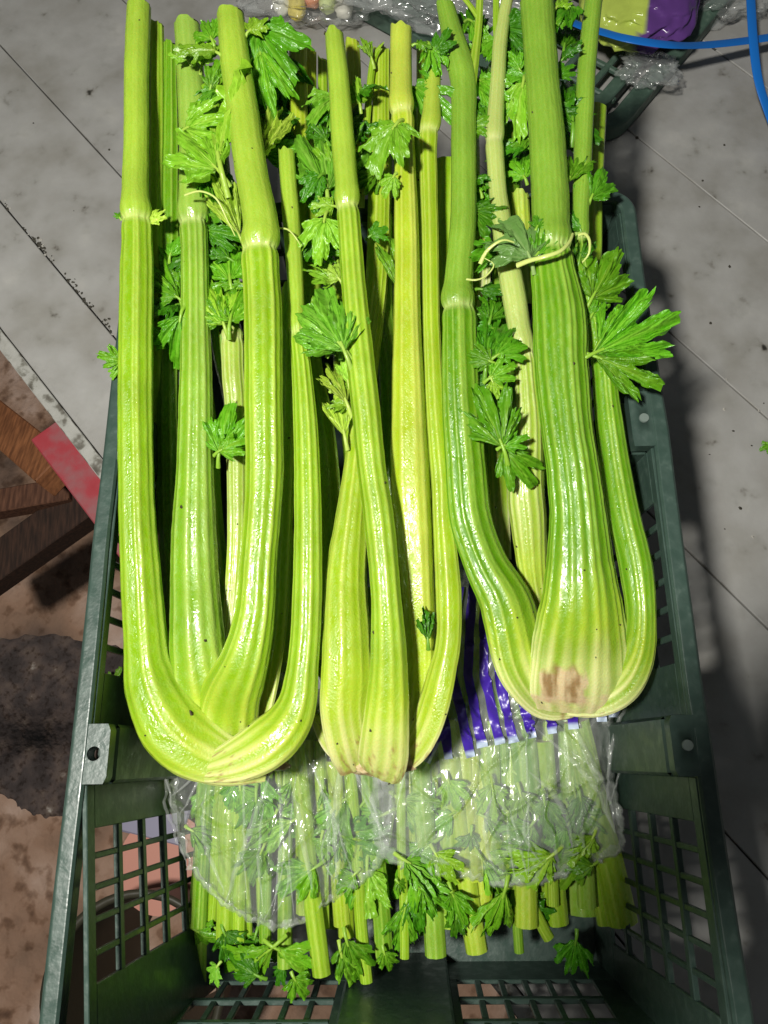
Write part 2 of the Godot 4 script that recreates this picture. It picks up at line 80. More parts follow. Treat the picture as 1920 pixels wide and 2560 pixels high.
# every leaf; base and tip in millimetres
var LEAVES = [
	{bunch=0, base=[-129.1,298,-413.3], tip=[-151.3,306,-517.2], width=0.42, tone=1, roll=-25, curl=0.25},
	{bunch=0, base=[-130.1,296,-406.2], tip=[-165.6,302,-447.9], width=0.7, tone=1, roll=-20, curl=0.25},
	{bunch=0, base=[-132.9,312,-500.3], tip=[-164.5,312,-521.9], width=0.9, tone=1, roll=10, curl=0.25},
	{bunch=0, base=[-157.9,300,-507.8], tip=[-169.3,300,-524.6], width=0.8, tone=1, roll=0, curl=0.25},
	{bunch=0, base=[-136.6,312,-512.4], tip=[-146.1,318,-535.2], width=0.75, tone=0, roll=0, curl=0.25},
	{bunch=0, base=[-104.4,310,-525], tip=[-77.1,306,-480.9], width=0.95, tone=0, roll=10, curl=0.25},
	{bunch=0, base=[-101.5,306,-509.7], tip=[-96.8,298,-456.9], width=0.42, tone=0, roll=25, curl=0.25},
	{bunch=0, base=[-108.7,314,-517.1], tip=[-94.6,318,-529.8], width=1, tone=1, roll=0, curl=0.25},
	{bunch=0, base=[-90.9,300,-526.4], tip=[-72.5,298,-516.8], width=0.55, tone=1, roll=0, curl=0.25},
	{bunch=0, base=[-100.1,290,-425.1], tip=[-89.9,292,-487.8], width=0.2, tone=3, roll=0, curl=0.25},
	{bunch=0, base=[-102.2,288,-421.5], tip=[-96.5,290,-474.2], width=0.22, tone=3, roll=0, curl=0.25},
	{bunch=0, base=[-91.5,280,-535.8], tip=[-100.5,255,-480.7], width=0.6, tone=2, roll=0, curl=0.25},
	{bunch=0, base=[-89.4,270,-517.9], tip=[-97.4,250,-457.1], width=0.6, tone=2, roll=0, curl=0.25},
	{bunch=0, base=[-160.2,262,-307.3], tip=[-169.5,246,-272.3], width=0.7, tone=0, roll=0, curl=0.25},
	{bunch=0, base=[-165.2,256,-326.8], tip=[-182.8,262,-338.9], width=0.6, tone=0, roll=0, curl=0.25},
	{bunch=0, base=[-165.4,252,-329.5], tip=[-180.6,262,-377.9], width=0.55, tone=0, roll=10, curl=0.25},
	{bunch=0, base=[-175.1,254,-365.7], tip=[-169.5,262,-384.7], width=0.7, tone=0, roll=0, curl=0.25},
	{bunch=0, base=[-205.1,252,-276.7], tip=[-219.4,262,-279.6], width=0.95, tone=0, roll=0, curl=0.25},
	{bunch=0, base=[-205.7,250,-274.5], tip=[-213.6,250,-265], width=0.8, tone=1, roll=0, curl=0.25},
	{bunch=0, base=[-185,276,-377.6], tip=[-173.3,282,-389.3], width=0.6, tone=3, roll=0, curl=0.25},
	{bunch=0, base=[-209,272,-387.3], tip=[-213.6,274,-392], width=0.7, tone=0, roll=0, curl=0.25},
	{bunch=0, base=[-129.7,256,-302.7], tip=[-141.2,268,-339.9], width=0.75, tone=1, roll=0, curl=0.25},
	{bunch=0, base=[-124.9,258,-303.6], tip=[-118.4,262,-353.9], width=0.95, tone=0, roll=0, curl=0.25},
	{bunch=0, base=[-131,256,-305.1], tip=[-148.3,264,-323.1], width=0.9, tone=0, roll=0, curl=0.25},
	{bunch=0, base=[-127.2,256,-341], tip=[-132.6,262,-383.2], width=0.8, tone=0, roll=0, curl=0.25},
	{bunch=0, base=[-137.2,254,-364.2], tip=[-141.7,258,-390.5], width=0.8, tone=2, roll=0, curl=0.25},
	{bunch=0, base=[-131.4,242,-207.2], tip=[-123.4,252,-247.3], width=0.72, tone=0, roll=0, curl=0.25},
	{bunch=0, base=[-130.9,244,-207.6], tip=[-110.2,252,-215.1], width=0.6, tone=0, roll=-15, curl=0.25},
	{bunch=0, base=[-116.9,274,-365.8], tip=[-137.3,292,-412.8], width=0.17, tone=3, roll=0, curl=0.05},
	{bunch=0, base=[-134.6,246,-348.4], tip=[-126.8,250,-396.4], width=0.8, tone=2, roll=0, curl=0.25},
	{bunch=1, base=[-57.5,282,-410.3], tip=[-71.5,282,-392.1], width=1, tone=2, roll=0, curl=0.25},
	{bunch=1, base=[-47.4,280,-384.6], tip=[-65.2,284,-385.5], width=0.95, tone=1, roll=0, curl=0.25},
	{bunch=1, base=[-53.3,284,-370.9], tip=[-59.7,280,-337.5], width=0.95, tone=1, roll=12, curl=0.25},
	{bunch=1, base=[-58.3,270,-363.1], tip=[-72.2,270,-349.6], width=0.9, tone=2, roll=0, curl=0.25},
	{bunch=1, base=[-44.1,262,-333.6], tip=[-56.6,268,-350.5], width=0.9, tone=3, roll=0, curl=0.25},
	{bunch=1, base=[-38.8,280,-263.1], tip=[-62.5,292,-323.4], width=0.55, tone=4, roll=-8, curl=0.25},
	{bunch=1, base=[-39.9,280,-266.2], tip=[-71.5,288,-304.9], width=0.6, tone=4, roll=-14, curl=0.25},
	{bunch=1, base=[-43.6,270,-274.8], tip=[-59.7,272,-272.2], width=0.8, tone=1, roll=0, curl=0.25},
	{bunch=1, base=[-43.8,262,-280.2], tip=[-43.7,266,-324], width=0.5, tone=2, roll=0, curl=0.25},
	{bunch=1, base=[-39.6,250,-238.8], tip=[-53.6,256,-275.9], width=0.34, tone=3, roll=0, curl=0.25},
	{bunch=1, base=[-38.5,250,-254.6], tip=[-44.4,256,-280.5], width=0.34, tone=3, roll=0, curl=0.25},
	{bunch=1, base=[-41.6,246,-215.8], tip=[-49.1,250,-254.9], width=0.3, tone=3, roll=0, curl=0.25},
	{bunch=1, base=[-0.3,304,-433.3], tip=[-23.3,300,-399.5], width=1.15, tone=1, roll=14, curl=0.25},
	{bunch=1, base=[-2.6,292,-398.8], tip=[-11.6,288,-385], width=0.9, tone=1, roll=0, curl=0.25},
	{bunch=1, base=[-52.7,276,-400.9], tip=[-58.2,290,-484], width=0.46, tone=4, roll=0, curl=0.25},
	{bunch=1, base=[-47.7,262,-435.8], tip=[-46,276,-468.7], width=0.8, tone=0, roll=0, curl=0.25},
	{bunch=1, base=[-66.5,262,-436.6], tip=[-75.4,262,-444.8], width=0.8, tone=2, roll=0, curl=0.25},
	{bunch=1, base=[-21.3,272,-363.5], tip=[-7.3,276,-370.3], width=0.9, tone=2, roll=0, curl=0.25},
	{bunch=1, base=[0.3,262,-321.7], tip=[-3.7,280,-366.9], width=0.25, tone=1, roll=0, curl=0.25},
	{bunch=1, base=[-27.5,284,-475.2], tip=[-30.1,290,-500.4], width=0.6, tone=1, roll=0, curl=0.25},
	{bunch=1, base=[-17.8,286,-516.5], tip=[-24.9,296,-534.6], width=0.32, tone=1, roll=0, curl=0.25},
	{bunch=1, base=[16.3,300,-514.4], tip=[29,300,-513.7], width=0.95, tone=0, roll=0, curl=0.25},
	{bunch=1, base=[27.1,296,-516.6], tip=[35.4,292,-490.8], width=0.55, tone=0, roll=0, curl=0.25},
	{bunch=1, base=[-76.5,262,-464.5], tip=[-82.2,262,-505.4], width=0.8, tone=2, roll=0, curl=0.25},
	{bunch=1, base=[-41.6,262,-470.8], tip=[-34.7,270,-506.7], width=0.8, tone=2, roll=0, curl=0.25},
	{bunch=1, base=[-62.9,256,-356.2], tip=[-70.2,262,-384.3], width=0.7, tone=2, roll=0, curl=0.25},
	{bunch=2, base=[90.8,286.6,-329], tip=[76.6,295,-369.9], width=1, tone=5, roll=8, curl=0.25},
	{bunch=2, base=[95.4,285.2,-331.6], tip=[113.3,292.2,-354.4], width=0.5, tone=0, roll=10, curl=0.25},
	{bunch=2, base=[97.1,288,-352.8], tip=[104.9,292.2,-367.4], width=0.8, tone=0, roll=0, curl=0.25},
	{bunch=2, base=[129.8,275.4,-258.6], tip=[192.9,285.2,-284.5], width=0.34, tone=0, roll=-4, curl=0.1},
	{bunch=2, base=[130.6,274,-257.8], tip=[176.7,278.2,-232.9], width=0.3, tone=0, roll=6, curl=0.12},
	{bunch=2, base=[135.1,272.6,-267.2], tip=[152.2,282.4,-296.9], width=0.34, tone=0, roll=-10, curl=0.15},
	{bunch=2, base=[135.7,268.4,-307.3], tip=[158.7,278.2,-345.1], width=0.8, tone=0, roll=10, curl=0.25},
	{bunch=2, base=[134.2,267,-323.3], tip=[141.8,264.2,-296.8], width=0.8, tone=1, roll=0, curl=0.25},
	{bunch=2, base=[134.9,264.2,-295.4], tip=[147.3,269.8,-314.2], width=0.6, tone=0, roll=0, curl=0.25},
	{bunch=2, base=[58.3,267,-259.6], tip=[64.1,271.2,-315.7], width=0.5, tone=2, roll=0, curl=0.25},
	{bunch=2, base=[65,269.8,-262.4], tip=[86.3,276.8,-273.2], width=0.75, tone=0, roll=0, curl=0.25},
	{bunch=2, base=[62.2,268.4,-258.6], tip=[40.7,274,-267], width=0.65, tone=0, roll=0, curl=0.25},
	{bunch=2, base=[60.5,265.6,-247.8], tip=[78.5,272.6,-255.7], width=0.7, tone=0, roll=0, curl=0.25},
	{bunch=2, base=[63.7,261.4,-296.4], tip=[72.2,265.6,-326.7], width=0.6, tone=2, roll=0, curl=0.25},
	{bunch=2, base=[66.7,261.4,-197.7], tip=[50.1,272.6,-244.4], width=0.46, tone=0, roll=-8, curl=0.25},
	{bunch=2, base=[66.7,261.4,-198.6], tip=[83.5,268.4,-203.8], width=0.6, tone=0, roll=0, curl=0.25},
	{bunch=2, base=[67.4,258,-198.5], tip=[87.1,256,-169.3], width=0.56, tone=0, roll=8, curl=0.25},
	{bunch=2, base=[61.8,265.6,-246.2], tip=[66.9,261.4,-232.9], width=0.7, tone=1, roll=0, curl=0.25},
	{bunch=2, base=[74.9,279.6,-476.7], tip=[70.5,286.6,-540.8], width=0.36, tone=0, roll=0, curl=0.25},
	{bunch=2, base=[71.7,276.8,-458.3], tip=[66.6,282.4,-495.9], width=0.4, tone=2, roll=0, curl=0.25},
	{bunch=2, base=[97.7,285.2,-489.2], tip=[87,282.4,-442.4], width=0.65, tone=1, roll=14, curl=0.25},
	{bunch=2, base=[94.4,279.6,-475.7], tip=[90.3,285.2,-530.2], width=0.5, tone=0, roll=0, curl=0.25},
	{bunch=2, base=[97.7,276.8,-508.7], tip=[97.1,281,-553.9], width=0.6, tone=2, roll=0, curl=0.25},
	{bunch=2, base=[123.5,292.2,-537.6], tip=[141.4,297.8,-543.6], width=0.6, tone=0, roll=0, curl=0.25},
	{bunch=2, base=[126.9,292.2,-555], tip=[140.7,295,-569.7], width=0.6, tone=1, roll=0, curl=0.25},
	{bunch=2, base=[134.4,275.4,-456.7], tip=[137.1,282.4,-522.7], width=0.36, tone=2, roll=0, curl=0.25},
	{bunch=2, base=[124.7,279.6,-398.9], tip=[140.6,286.6,-434.5], width=0.36, tone=0, roll=-10, curl=0.25},
	{bunch=2, base=[142.3,272.6,-389.9], tip=[154.3,279.6,-414.7], width=0.95, tone=0, roll=0, curl=0.25},
	{bunch=2, base=[95.9,268.4,-414], tip=[86.3,272.6,-431.9], width=0.95, tone=0, roll=0, curl=0.25},
	{bunch=2, base=[62.4,267,-403.8], tip=[56.8,271.2,-419.5], width=0.8, tone=0, roll=0, curl=0.25},
	{bunch=2, base=[61.2,265.6,-420], tip=[62.8,261.4,-386.5], width=0.7, tone=0, roll=0, curl=0.25},
	{bunch=2, base=[124.7,271.2,-347.8], tip=[125.3,275.4,-379.3], width=0.4, tone=2, roll=0, curl=0.25},
	{bunch=2, base=[64.2,261.4,-357.8], tip=[55.2,265.6,-361.9], width=0.9, tone=0, roll=0, curl=0.25},
	{bunch=2, base=[94.1,261.4,-426.1], tip=[101.5,268.4,-457.6], width=0.6, tone=2, roll=0, curl=0.25},
	{bunch=2, base=[97.5,276.8,-550.5], tip=[92.2,281,-575.7], width=0.6, tone=2, roll=0, curl=0.25},
	{bunch=2, base=[134,276.8,-531.6], tip=[141.2,281,-568.5], width=0.5, tone=2, roll=0, curl=0.25},
	{bunch=2, base=[68.4,267,-559.8], tip=[63.3,271.2,-594.6], width=0.7, tone=2, roll=0, curl=0.25},
	{bunch=0, base=[-139.5,249.7,-333.6], tip=[-111.9,262.7,-316.2], width=0.756363, tone=0, roll=-14.224, curl=0.175088},
	{bunch=0, base=[-119,252.6,-339.4], tip=[-147.5,259.5,-338], width=0.615694, tone=0, roll=9.01515, curl=0.331935},
	{bunch=0, base=[-128,257.5,-358.7], tip=[-147.5,262.1,-368.5], width=0.516245, tone=2, roll=4.2936, curl=0.136219},
	{bunch=0, base=[-146,262.1,-380.9], tip=[-116.1,274.3,-371.9], width=0.597265, tone=2, roll=1.08308, curl=0.355918},
	{bunch=0, base=[-150.4,265.4,-396.4], tip=[-118.3,267.4,-391.1], width=0.637795, tone=0, roll=-30.4845, curl=0.170898},
	{bunch=0, base=[-122.7,266.6,-405.4], tip=[-151.6,274.1,-396.6], width=0.639727, tone=2, roll=9.22362, curl=0.426664},
	{bunch=0, base=[-147.9,270.6,-423.1], tip=[-113,287.4,-395.2], width=0.487681, tone=2, roll=-32.5144, curl=0.318543},
	{bunch=0, base=[-172.9,241.7,-293.4], tip=[-180.4,258,-303.6], width=0.590838, tone=0, roll=31.9234, curl=0.190634},
	{bunch=0, base=[-182.4,245.4,-319.9], tip=[-148.6,253.8,-320.5], width=0.643624, tone=0, roll=0.724836, curl=0.484441},
	{bunch=0, base=[-167.2,247.1,-327.5], tip=[-184.8,264.4,-312.8], width=0.655895, tone=2, roll=21.0333, curl=0.108157},
	{bunch=0, base=[-179.7,251.1,-346], tip=[-159.8,256.6,-346.7], width=0.630968, tone=0, roll=0.446308, curl=0.186913},
	{bunch=0, base=[-157,254.6,-361.4], tip=[-184.3,259.1,-374.1], width=0.753955, tone=2, roll=11.2591, curl=0.457194},
	{bunch=0, base=[-101.4,262.9,-448.8], tip=[-74.7,278.7,-455], width=0.83974, tone=0, roll=-3.81476, curl=0.35797},
	{bunch=0, base=[-80.7,264.4,-462.3], tip=[-103.5,275.8,-460.1], width=0.72015, tone=2, roll=-30.5619, curl=0.196843},
	{bunch=0, base=[-77.6,267.3,-480.1], tip=[-106.1,283.9,-473.6], width=0.68575, tone=2, roll=24.7902, curl=0.168179},
	{bunch=0, base=[-85,273.3,-515.6], tip=[-103.7,277.7,-497.6], width=0.842092, tone=0, roll=14.4355, curl=0.474417},
	{bunch=0, base=[-95.3,277.9,-516.3], tip=[-84.8,281.7,-552.7], width=0.499935, tone=0, roll=32.2848, curl=0.415604},
	{bunch=0, base=[-156.8,295.2,-446.4], tip=[-127.7,315.1,-439.7], width=0.537399, tone=1, roll=25.1331, curl=0.380888},
	{bunch=0, base=[-133.5,298.8,-478.8], tip=[-148.2,305.8,-465.3], width=0.510989, tone=0, roll=-12.761, curl=0.371673},
	{bunch=0, base=[-138.7,300.5,-478.2], tip=[-130.3,315.6,-492.5], width=0.696325, tone=0, roll=10.3977, curl=0.254742},
	{bunch=0, base=[-145.9,302.7,-498.7], tip=[-136.4,313.1,-516], width=0.787445, tone=1, roll=-23.4051, curl=0.124147},
	{bunch=1, base=[-66.1,254.8,-311.9], tip=[-41.3,259.6,-318.4], width=0.807505, tone=4, roll=22.4044, curl=0.346681},
	{bunch=1, base=[-50.3,259.2,-332.6], tip=[-58.4,277.9,-336.5], width=0.675083, tone=1, roll=30.1239, curl=0.464039},
	{bunch=1, base=[-61.7,261.5,-356.2], tip=[-41.2,266.3,-356.5], width=0.612832, tone=0, roll=-20.1554, curl=0.207611},
	{bunch=1, base=[-62.9,264.3,-361.2], tip=[-54,275.3,-382.8], width=0.678485, tone=0, roll=-11.3163, curl=0.3971},
	{bunch=1, base=[-44.9,265.7,-378.2], tip=[-66.6,270,-387.1], width=0.531213, tone=4, roll=22.9432, curl=0.472941},
	{bunch=1, base=[-70.2,270,-404.1], tip=[-45.2,286.1,-399], width=0.848675, tone=2, roll=3.46244, curl=0.38301},
	{bunch=1, base=[-67.9,272.6,-424.6], tip=[-46.7,279.8,-407.7], width=0.620258, tone=2, roll=-21.8123, curl=0.484322},
	{bunch=1, base=[-48.3,274.8,-422.3], tip=[-64.2,283.4,-437.1], width=0.472524, tone=1, roll=-25.3445, curl=0.185218},
	{bunch=1, base=[-53.4,277.6,-447.5], tip=[-65.4,287.5,-456], width=0.774486, tone=2, roll=-13.962, curl=0.332122},
	{bunch=1, base=[-60.1,280.8,-458.1], tip=[-58.6,283.5,-486.9], width=0.606018, tone=2, roll=-9.42995, curl=0.465287},
	{bunch=1, base=[-46.4,282.5,-485.7], tip=[-64.7,295,-455.8], width=0.589531, tone=4, roll=-10.0925, curl=0.192413},
	{bunch=1, base=[-16.2,266.2,-425.5], tip=[-37.8,278,-402.2], width=0.457808, tone=0, roll=-34.4487, curl=0.3116},
	{bunch=1, base=[-35.4,274.1,-459.1], tip=[-13.7,285.4,-447.2], width=0.482939, tone=2, roll=15.358, curl=0.154752},
	{bunch=1, base=[-29.6,283.3,-487.4], tip=[-10.1,299.1,-485.3], width=0.774732, tone=2, roll=-28.3081, curl=0.47836},
	{bunch=1, base=[13.7,281.5,-492.2], tip=[35.8,301.4,-465.2], width=0.655156, tone=0, roll=11.0142, curl=0.490184},
	{bunch=1, base=[29.5,285.9,-492.8], tip=[20.7,294.6,-503.3], width=0.711132, tone=0, roll=-0.933827, curl=0.194459},
	{bunch=1, base=[30.3,293.2,-512], tip=[40.9,306.6,-524.1], width=0.844057, tone=2, roll=-2.19985, curl=0.124566},
	{bunch=1, base=[-40.2,245.7,-239.6], tip=[-54.5,253,-238.6], width=0.595015, tone=1, roll=5.09753, curl=0.163964},
	{bunch=1, base=[-50,249.3,-252.5], tip=[-39.1,251.4,-265.8], width=0.569135, tone=1, roll=1.01962, curl=0.403286},
	{bunch=1, base=[-42.4,253.4,-278.9], tip=[-51.3,256.2,-295.1], width=0.775882, tone=1, roll=-21.0517, curl=0.129867},
	{bunch=2, base=[50.5,254.1,-250.7], tip=[70.8,264.4,-245.1], width=0.678985, tone=2, roll=0.0738237, curl=0.368963},
	{bunch=2, base=[65.9,260.2,-290.2], tip=[49.1,265.9,-290.1], width=0.81616, tone=2, roll=18.396, curl=0.175632},
	{bunch=2, base=[54.8,261.7,-301], tip=[72,266.2,-300.9], width=0.600316, tone=2, roll=24.3315, curl=0.470849},
	{bunch=2, base=[57.5,263.2,-321.3], tip=[76.4,268,-315.1], width=0.458773, tone=2, roll=-2.14551, curl=0.244716},
	{bunch=2, base=[74,266.4,-349.6], tip=[49,280.1,-340.4], width=0.47989, tone=0, roll=-5.274, curl=0.105256},
	{bunch=2, base=[55.4,268.9,-386.1], tip=[77,275.9,-363.1], width=0.5785, tone=2, roll=33.2962, curl=0.117397},
	{bunch=2, base=[62.3,271.6,-407.3], tip=[80.4,274.7,-400.7], width=0.49435, tone=2, roll=-6.53679, curl=0.114409},
	{bunch=2, base=[57.1,272.6,-409.7], tip=[73.8,281.4,-412.7], width=0.64784, tone=2, roll=-33.6077, curl=0.400833},
	{bunch=2, base=[55.3,276.4,-456.1], tip=[76.1,289.1,-451.8], width=0.749314, tone=0, roll=1.8224, curl=0.411747},
	{bunch=2, base=[70.7,275.3,-475.2], tip=[65.8,277.6,-494.1], width=0.781923, tone=2, roll=20.2261, curl=0.395644},
	{bunch=2, base=[64.6,277.8,-501.5], tip=[80.8,290.7,-476], width=0.63841, tone=0, roll=32.0075, curl=0.307293},
	{bunch=2, base=[84.7,281.5,-536.8], tip=[54.6,288.2,-515.3], width=0.661388, tone=0, roll=13.9416, curl=0.401819},
	{bunch=2, base=[60.7,284.2,-555.7], tip=[75.7,294.6,-527.9], width=0.529076, tone=0, roll=-12.2496, curl=0.301615},
	{bunch=2, base=[101.6,267.2,-442.4], tip=[72,274.2,-447.3], width=0.4534, tone=2, roll=21.5202, curl=0.180422},
	{bunch=2, base=[103.1,268.6,-449.6], tip=[76.9,277.3,-454.2], width=0.759545, tone=0, roll=34.6018, curl=0.474166},
	{bunch=2, base=[83,273.1,-474.4], tip=[106.9,285.3,-482.5], width=0.844824, tone=0, roll=16.6549, curl=0.48022},
	{bunch=2, base=[104.2,277,-500], tip=[80.3,288,-504.2], width=0.450672, tone=0, roll=31.9936, curl=0.272366},
	{bunch=2, base=[97.8,277.7,-509.4], tip=[88.1,286.6,-520.9], width=0.833177, tone=0, roll=-25.6903, curl=0.186778},
	{bunch=2, base=[87.6,282.1,-549.4], tip=[114.7,293.2,-529.6], width=0.761605, tone=2, roll=33.7, curl=0.204489},
	{bunch=2, base=[122,272.8,-470.1], tip=[142.1,284.5,-440], width=0.74527, tone=2, roll=29.5886, curl=0.350403},
	{bunch=2, base=[122.6,276.1,-472.8], tip=[149.4,278.2,-489.1], width=0.516223, tone=2, roll=-33.0786, curl=0.243841},
	{bunch=2, base=[124.5,280,-496.6], tip=[134.8,290.2,-506.5], width=0.616722, tone=2, roll=-14.148, curl=0.316311},
	{bunch=2, base=[129.8,283.2,-512.4], tip=[143.9,293.2,-520.6], width=0.697951, tone=2, roll=-25.5296, curl=0.114244},
	{bunch=2, base=[138.6,289.3,-559.1], tip=[113.8,302.3,-525.8], width=0.605103, tone=2, roll=30.2527, curl=0.437966},
	{bunch=2, base=[134.9,262.4,-293.7], tip=[138.1,273.5,-306.6], width=0.735834, tone=0, roll=12.4334, curl=0.230259},
	{bunch=2, base=[136.4,265,-310.7], tip=[126.1,267.4,-333], width=0.847444, tone=0, roll=-29.8035, curl=0.213481},
	{bunch=2, base=[123.5,267.4,-329.3], tip=[138.8,270.1,-356.1], width=0.82797, tone=0, roll=-1.90222, curl=0.467561},
	{bunch=2, base=[129.7,269.2,-339], tip=[133.8,274.8,-357], width=0.794212, tone=2, roll=2.26719, curl=0.147732},
	{bunch=2, base=[132.5,271.9,-360.8], tip=[121.9,284.1,-382.5], width=0.46897, tone=2, roll=25.8387, curl=0.364739},
	{bunch=3, base=[-139,90.3,123.3], tip=[-126.3,90.1,140.7], width=0.494024, tone=0, roll=17.0616, curl=0.50905},
	{bunch=3, base=[-101.3,82.8,149.5], tip=[-109.4,84.4,165.1], width=0.45674, tone=2, roll=27.8353, curl=0.265117},
	{bunch=3, base=[-122.5,87.7,128.6], tip=[-130.6,84.8,155.7], width=0.544817, tone=2, roll=-11.3078, curl=0.114966},
	{bunch=3, base=[-149.8,90.7,148.1], tip=[-159.4,88.8,160.6], width=0.737739, tone=4, roll=33.842, curl=0.236973},
	{bunch=3, base=[-152.2,82.6,125.7], tip=[-127.3,82.8,135.9], width=0.460848, tone=0, roll=-18.1887, curl=0.343461},
	{bunch=3, base=[-112.4,89.5,135.4], tip=[-136.8,82.4,147.2], width=0.731203, tone=2, roll=6.2397, curl=0.499748},
	{bunch=3, base=[-101.4,81.6,137.3], tip=[-121.9,82.9,151.6], width=0.634863, tone=0, roll=-31.6466, curl=0.408282},
	{bunch=3, base=[-135.7,90.6,127.6], tip=[-124.6,85.6,143.8], width=0.742507, tone=4, roll=-15.0454, curl=0.334956},
	{bunch=3, base=[-106.5,89.1,138], tip=[-93.1,82.9,146.1], width=0.505334, tone=4, roll=17.1405, curl=0.30896},
	{bunch=3, base=[-128.2,79.5,140.6], tip=[-116.1,79.5,149.9], width=0.567898, tone=2, roll=-31.4425, curl=0.241588},
	{bunch=3, base=[-170.2,84.9,124.9], tip=[-142.6,79.2,142.4], width=0.657719, tone=0, roll=25.6443, curl=0.574439},
	{bunch=4, base=[-4.4,85.3,113.4], tip=[-3.9,78.7,142.6], width=0.574932, tone=0, roll=8.58938, curl=0.23591},
	{bunch=4, base=[2.4,91,118.6], tip=[7.3,86.3,131.8], width=0.715917, tone=0, roll=-16.9916, curl=0.556314},
	{bunch=4, base=[68.2,84.3,104.1], tip=[45.7,79,122.9], width=0.790263, tone=0, roll=-4.07612, curl=0.297011},
	{bunch=4, base=[77.4,87.8,91.2], tip=[58.9,83.6,113.4], width=0.717733, tone=0, roll=-11.0787, curl=0.216336},
	{bunch=4, base=[15.4,85.3,111.1], tip=[34.9,78.3,123], width=0.601343, tone=0, roll=17.1722, curl=0.517972},
	{bunch=4, base=[101.3,82.1,101.3], tip=[94.1,83.5,114.1], width=0.494227, tone=0, roll=-32.1582, curl=0.41378},
	{bunch=4, base=[87.4,84.3,106.1], tip=[105.5,79,129.8], width=0.807585, tone=2, roll=31.7511, curl=0.41043},
	{bunch=4, base=[38.5,84,106.3], tip=[38.6,82.4,121.1], width=0.694838, tone=0, roll=28.514, curl=0.430439},
	{bunch=3, base=[-50.7,114.8,29.8], tip=[-90.3,111.8,59.8], width=0.742816, tone=4, roll=17.3667, curl=0.17605},
	{bunch=3, base=[-91.3,116.7,45.1], tip=[-130.7,115.5,63.2], width=0.383555, tone=4, roll=15.294, curl=0.361982},
	{bunch=3, base=[-52,111.3,29.5], tip=[-63.2,109,68.3], width=0.79024, tone=4, roll=-24.4638, curl=0.406516},
	{bunch=3, base=[-55.8,114.4,55.2], tip=[-11.9,111.2,79.8], width=0.826686, tone=0, roll=6.4828, curl=0.405168},
	{bunch=3, base=[-93.3,118.3,16.6], tip=[-90.6,111.9,39.1], width=0.841918, tone=4, roll=-34.0185, curl=0.548369},
	{bunch=3, base=[-74.4,113.2,78.4], tip=[-106,114.4,97.4], width=0.695737, tone=0, roll=17.7877, curl=0.125219},
	{bunch=3, base=[-82.6,106.1,67.6], tip=[-51.6,105.8,88], width=0.562401, tone=4, roll=22.0204, curl=0.284804},
	{bunch=3, base=[-161.5,106.9,24.8], tip=[-131.5,103.1,48.4], width=0.465341, tone=1, roll=1.38709, curl=0.395193},
	{bunch=3, base=[-115.4,107.8,65.2], tip=[-130.9,106.8,101], width=0.572062, tone=4, roll=-17.403, curl=0.375128},
	{bunch=3, base=[-57.4,110.6,32.7], tip=[-65.1,110.6,80.4], width=0.642948, tone=4, roll=3.68044, curl=0.242363},
	{bunch=3, base=[-43.9,106.1,73.3], tip=[-32.4,103,117.7], width=0.538998, tone=0, roll=2.42787, curl=0.194709},
	{bunch=3, base=[-114.7,118.5,13.8], tip=[-132.1,117.4,49.7], width=0.808933, tone=4, roll=22.4314, curl=0.289045},
	{bunch=3, base=[-68.4,117,20.7], tip=[-65.6,115.7,40.7], width=0.379205, tone=0, roll=-30.019, curl=0.152679},
	{bunch=3, base=[-162.4,108.6,23.3], tip=[-167,101.9,58.6], width=0.586669, tone=4, roll=19.8407, curl=0.522102},
	{bunch=3, base=[-53.9,112.4,57.2], tip=[-62.7,106.6,88.7], width=0.61978, tone=4, roll=-31.6981, curl=0.432862},
	{bunch=3, base=[-38,114.4,33.6], tip=[-66.1,106.7,65.6], width=0.357261, tone=0, roll=-9.72876, curl=0.388091},
	{bunch=3, base=[-105.1,118.4,41.5], tip=[-117.5,117.9,74.2], width=0.473233, tone=4, roll=-32.0424, curl=0.470696},
	{bunch=3, base=[-83.6,109.5,52.4], tip=[-73.4,110.9,84.8], width=0.416924, tone=1, roll=30.53, curl=0.398697},
	{bunch=3, base=[-21.3,117.8,41.2], tip=[-58,116.6,57.7], width=0.515609, tone=4, roll=-10.4556, curl=0.512585},
	{bunch=3, base=[-59.3,110.7,63], tip=[-42.7,104.5,90.5], width=0.383247, tone=4, roll=-10.2603, curl=0.204812},
	{bunch=3, base=[-170.2,115.3,50.8], tip=[-148.4,115.2,62], width=0.477868, tone=4, roll=-17.4353, curl=0.59862},
	{bunch=3, base=[-35.4,107.4,79.8], tip=[-35.3,103.6,119.7], width=0.698664, tone=4, roll=18.2258, curl=0.153605},
	{bunch=3, base=[-107,113.3,25.7], tip=[-120.8,113.6,51.1], width=0.767827, tone=4, roll=-29.7603, curl=0.321847},
	{bunch=3, base=[-44.3,112.2,83.1], tip=[-60.7,110.2,98.2], width=0.619762, tone=4, roll=8.23733, curl=0.132904},
	{bunch=3, base=[-111.7,106.8,42.5], tip=[-73,103.7,63], width=0.612743, tone=0, roll=1.92552, curl=0.310122},
	{bunch=3, base=[-69.2,118.7,57.2], tip=[-74.8,110.9,79.3], width=0.679446, tone=4, roll=25.6462, curl=0.391636},
	{bunch=4, base=[13.9,111.3,63.2], tip=[-29.7,111.3,92.5], width=0.651687, tone=0, roll=24.4147, curl=0.292641},
	{bunch=4, base=[16.1,120.8,68.1], tip=[30.4,122.3,92.2], width=0.771759, tone=1, roll=19.8335, curl=0.308139},
	{bunch=4, base=[50.5,112.3,29.8], tip=[63.1,104.8,54.2], width=0.549377, tone=1, roll=32.9653, curl=0.306315},
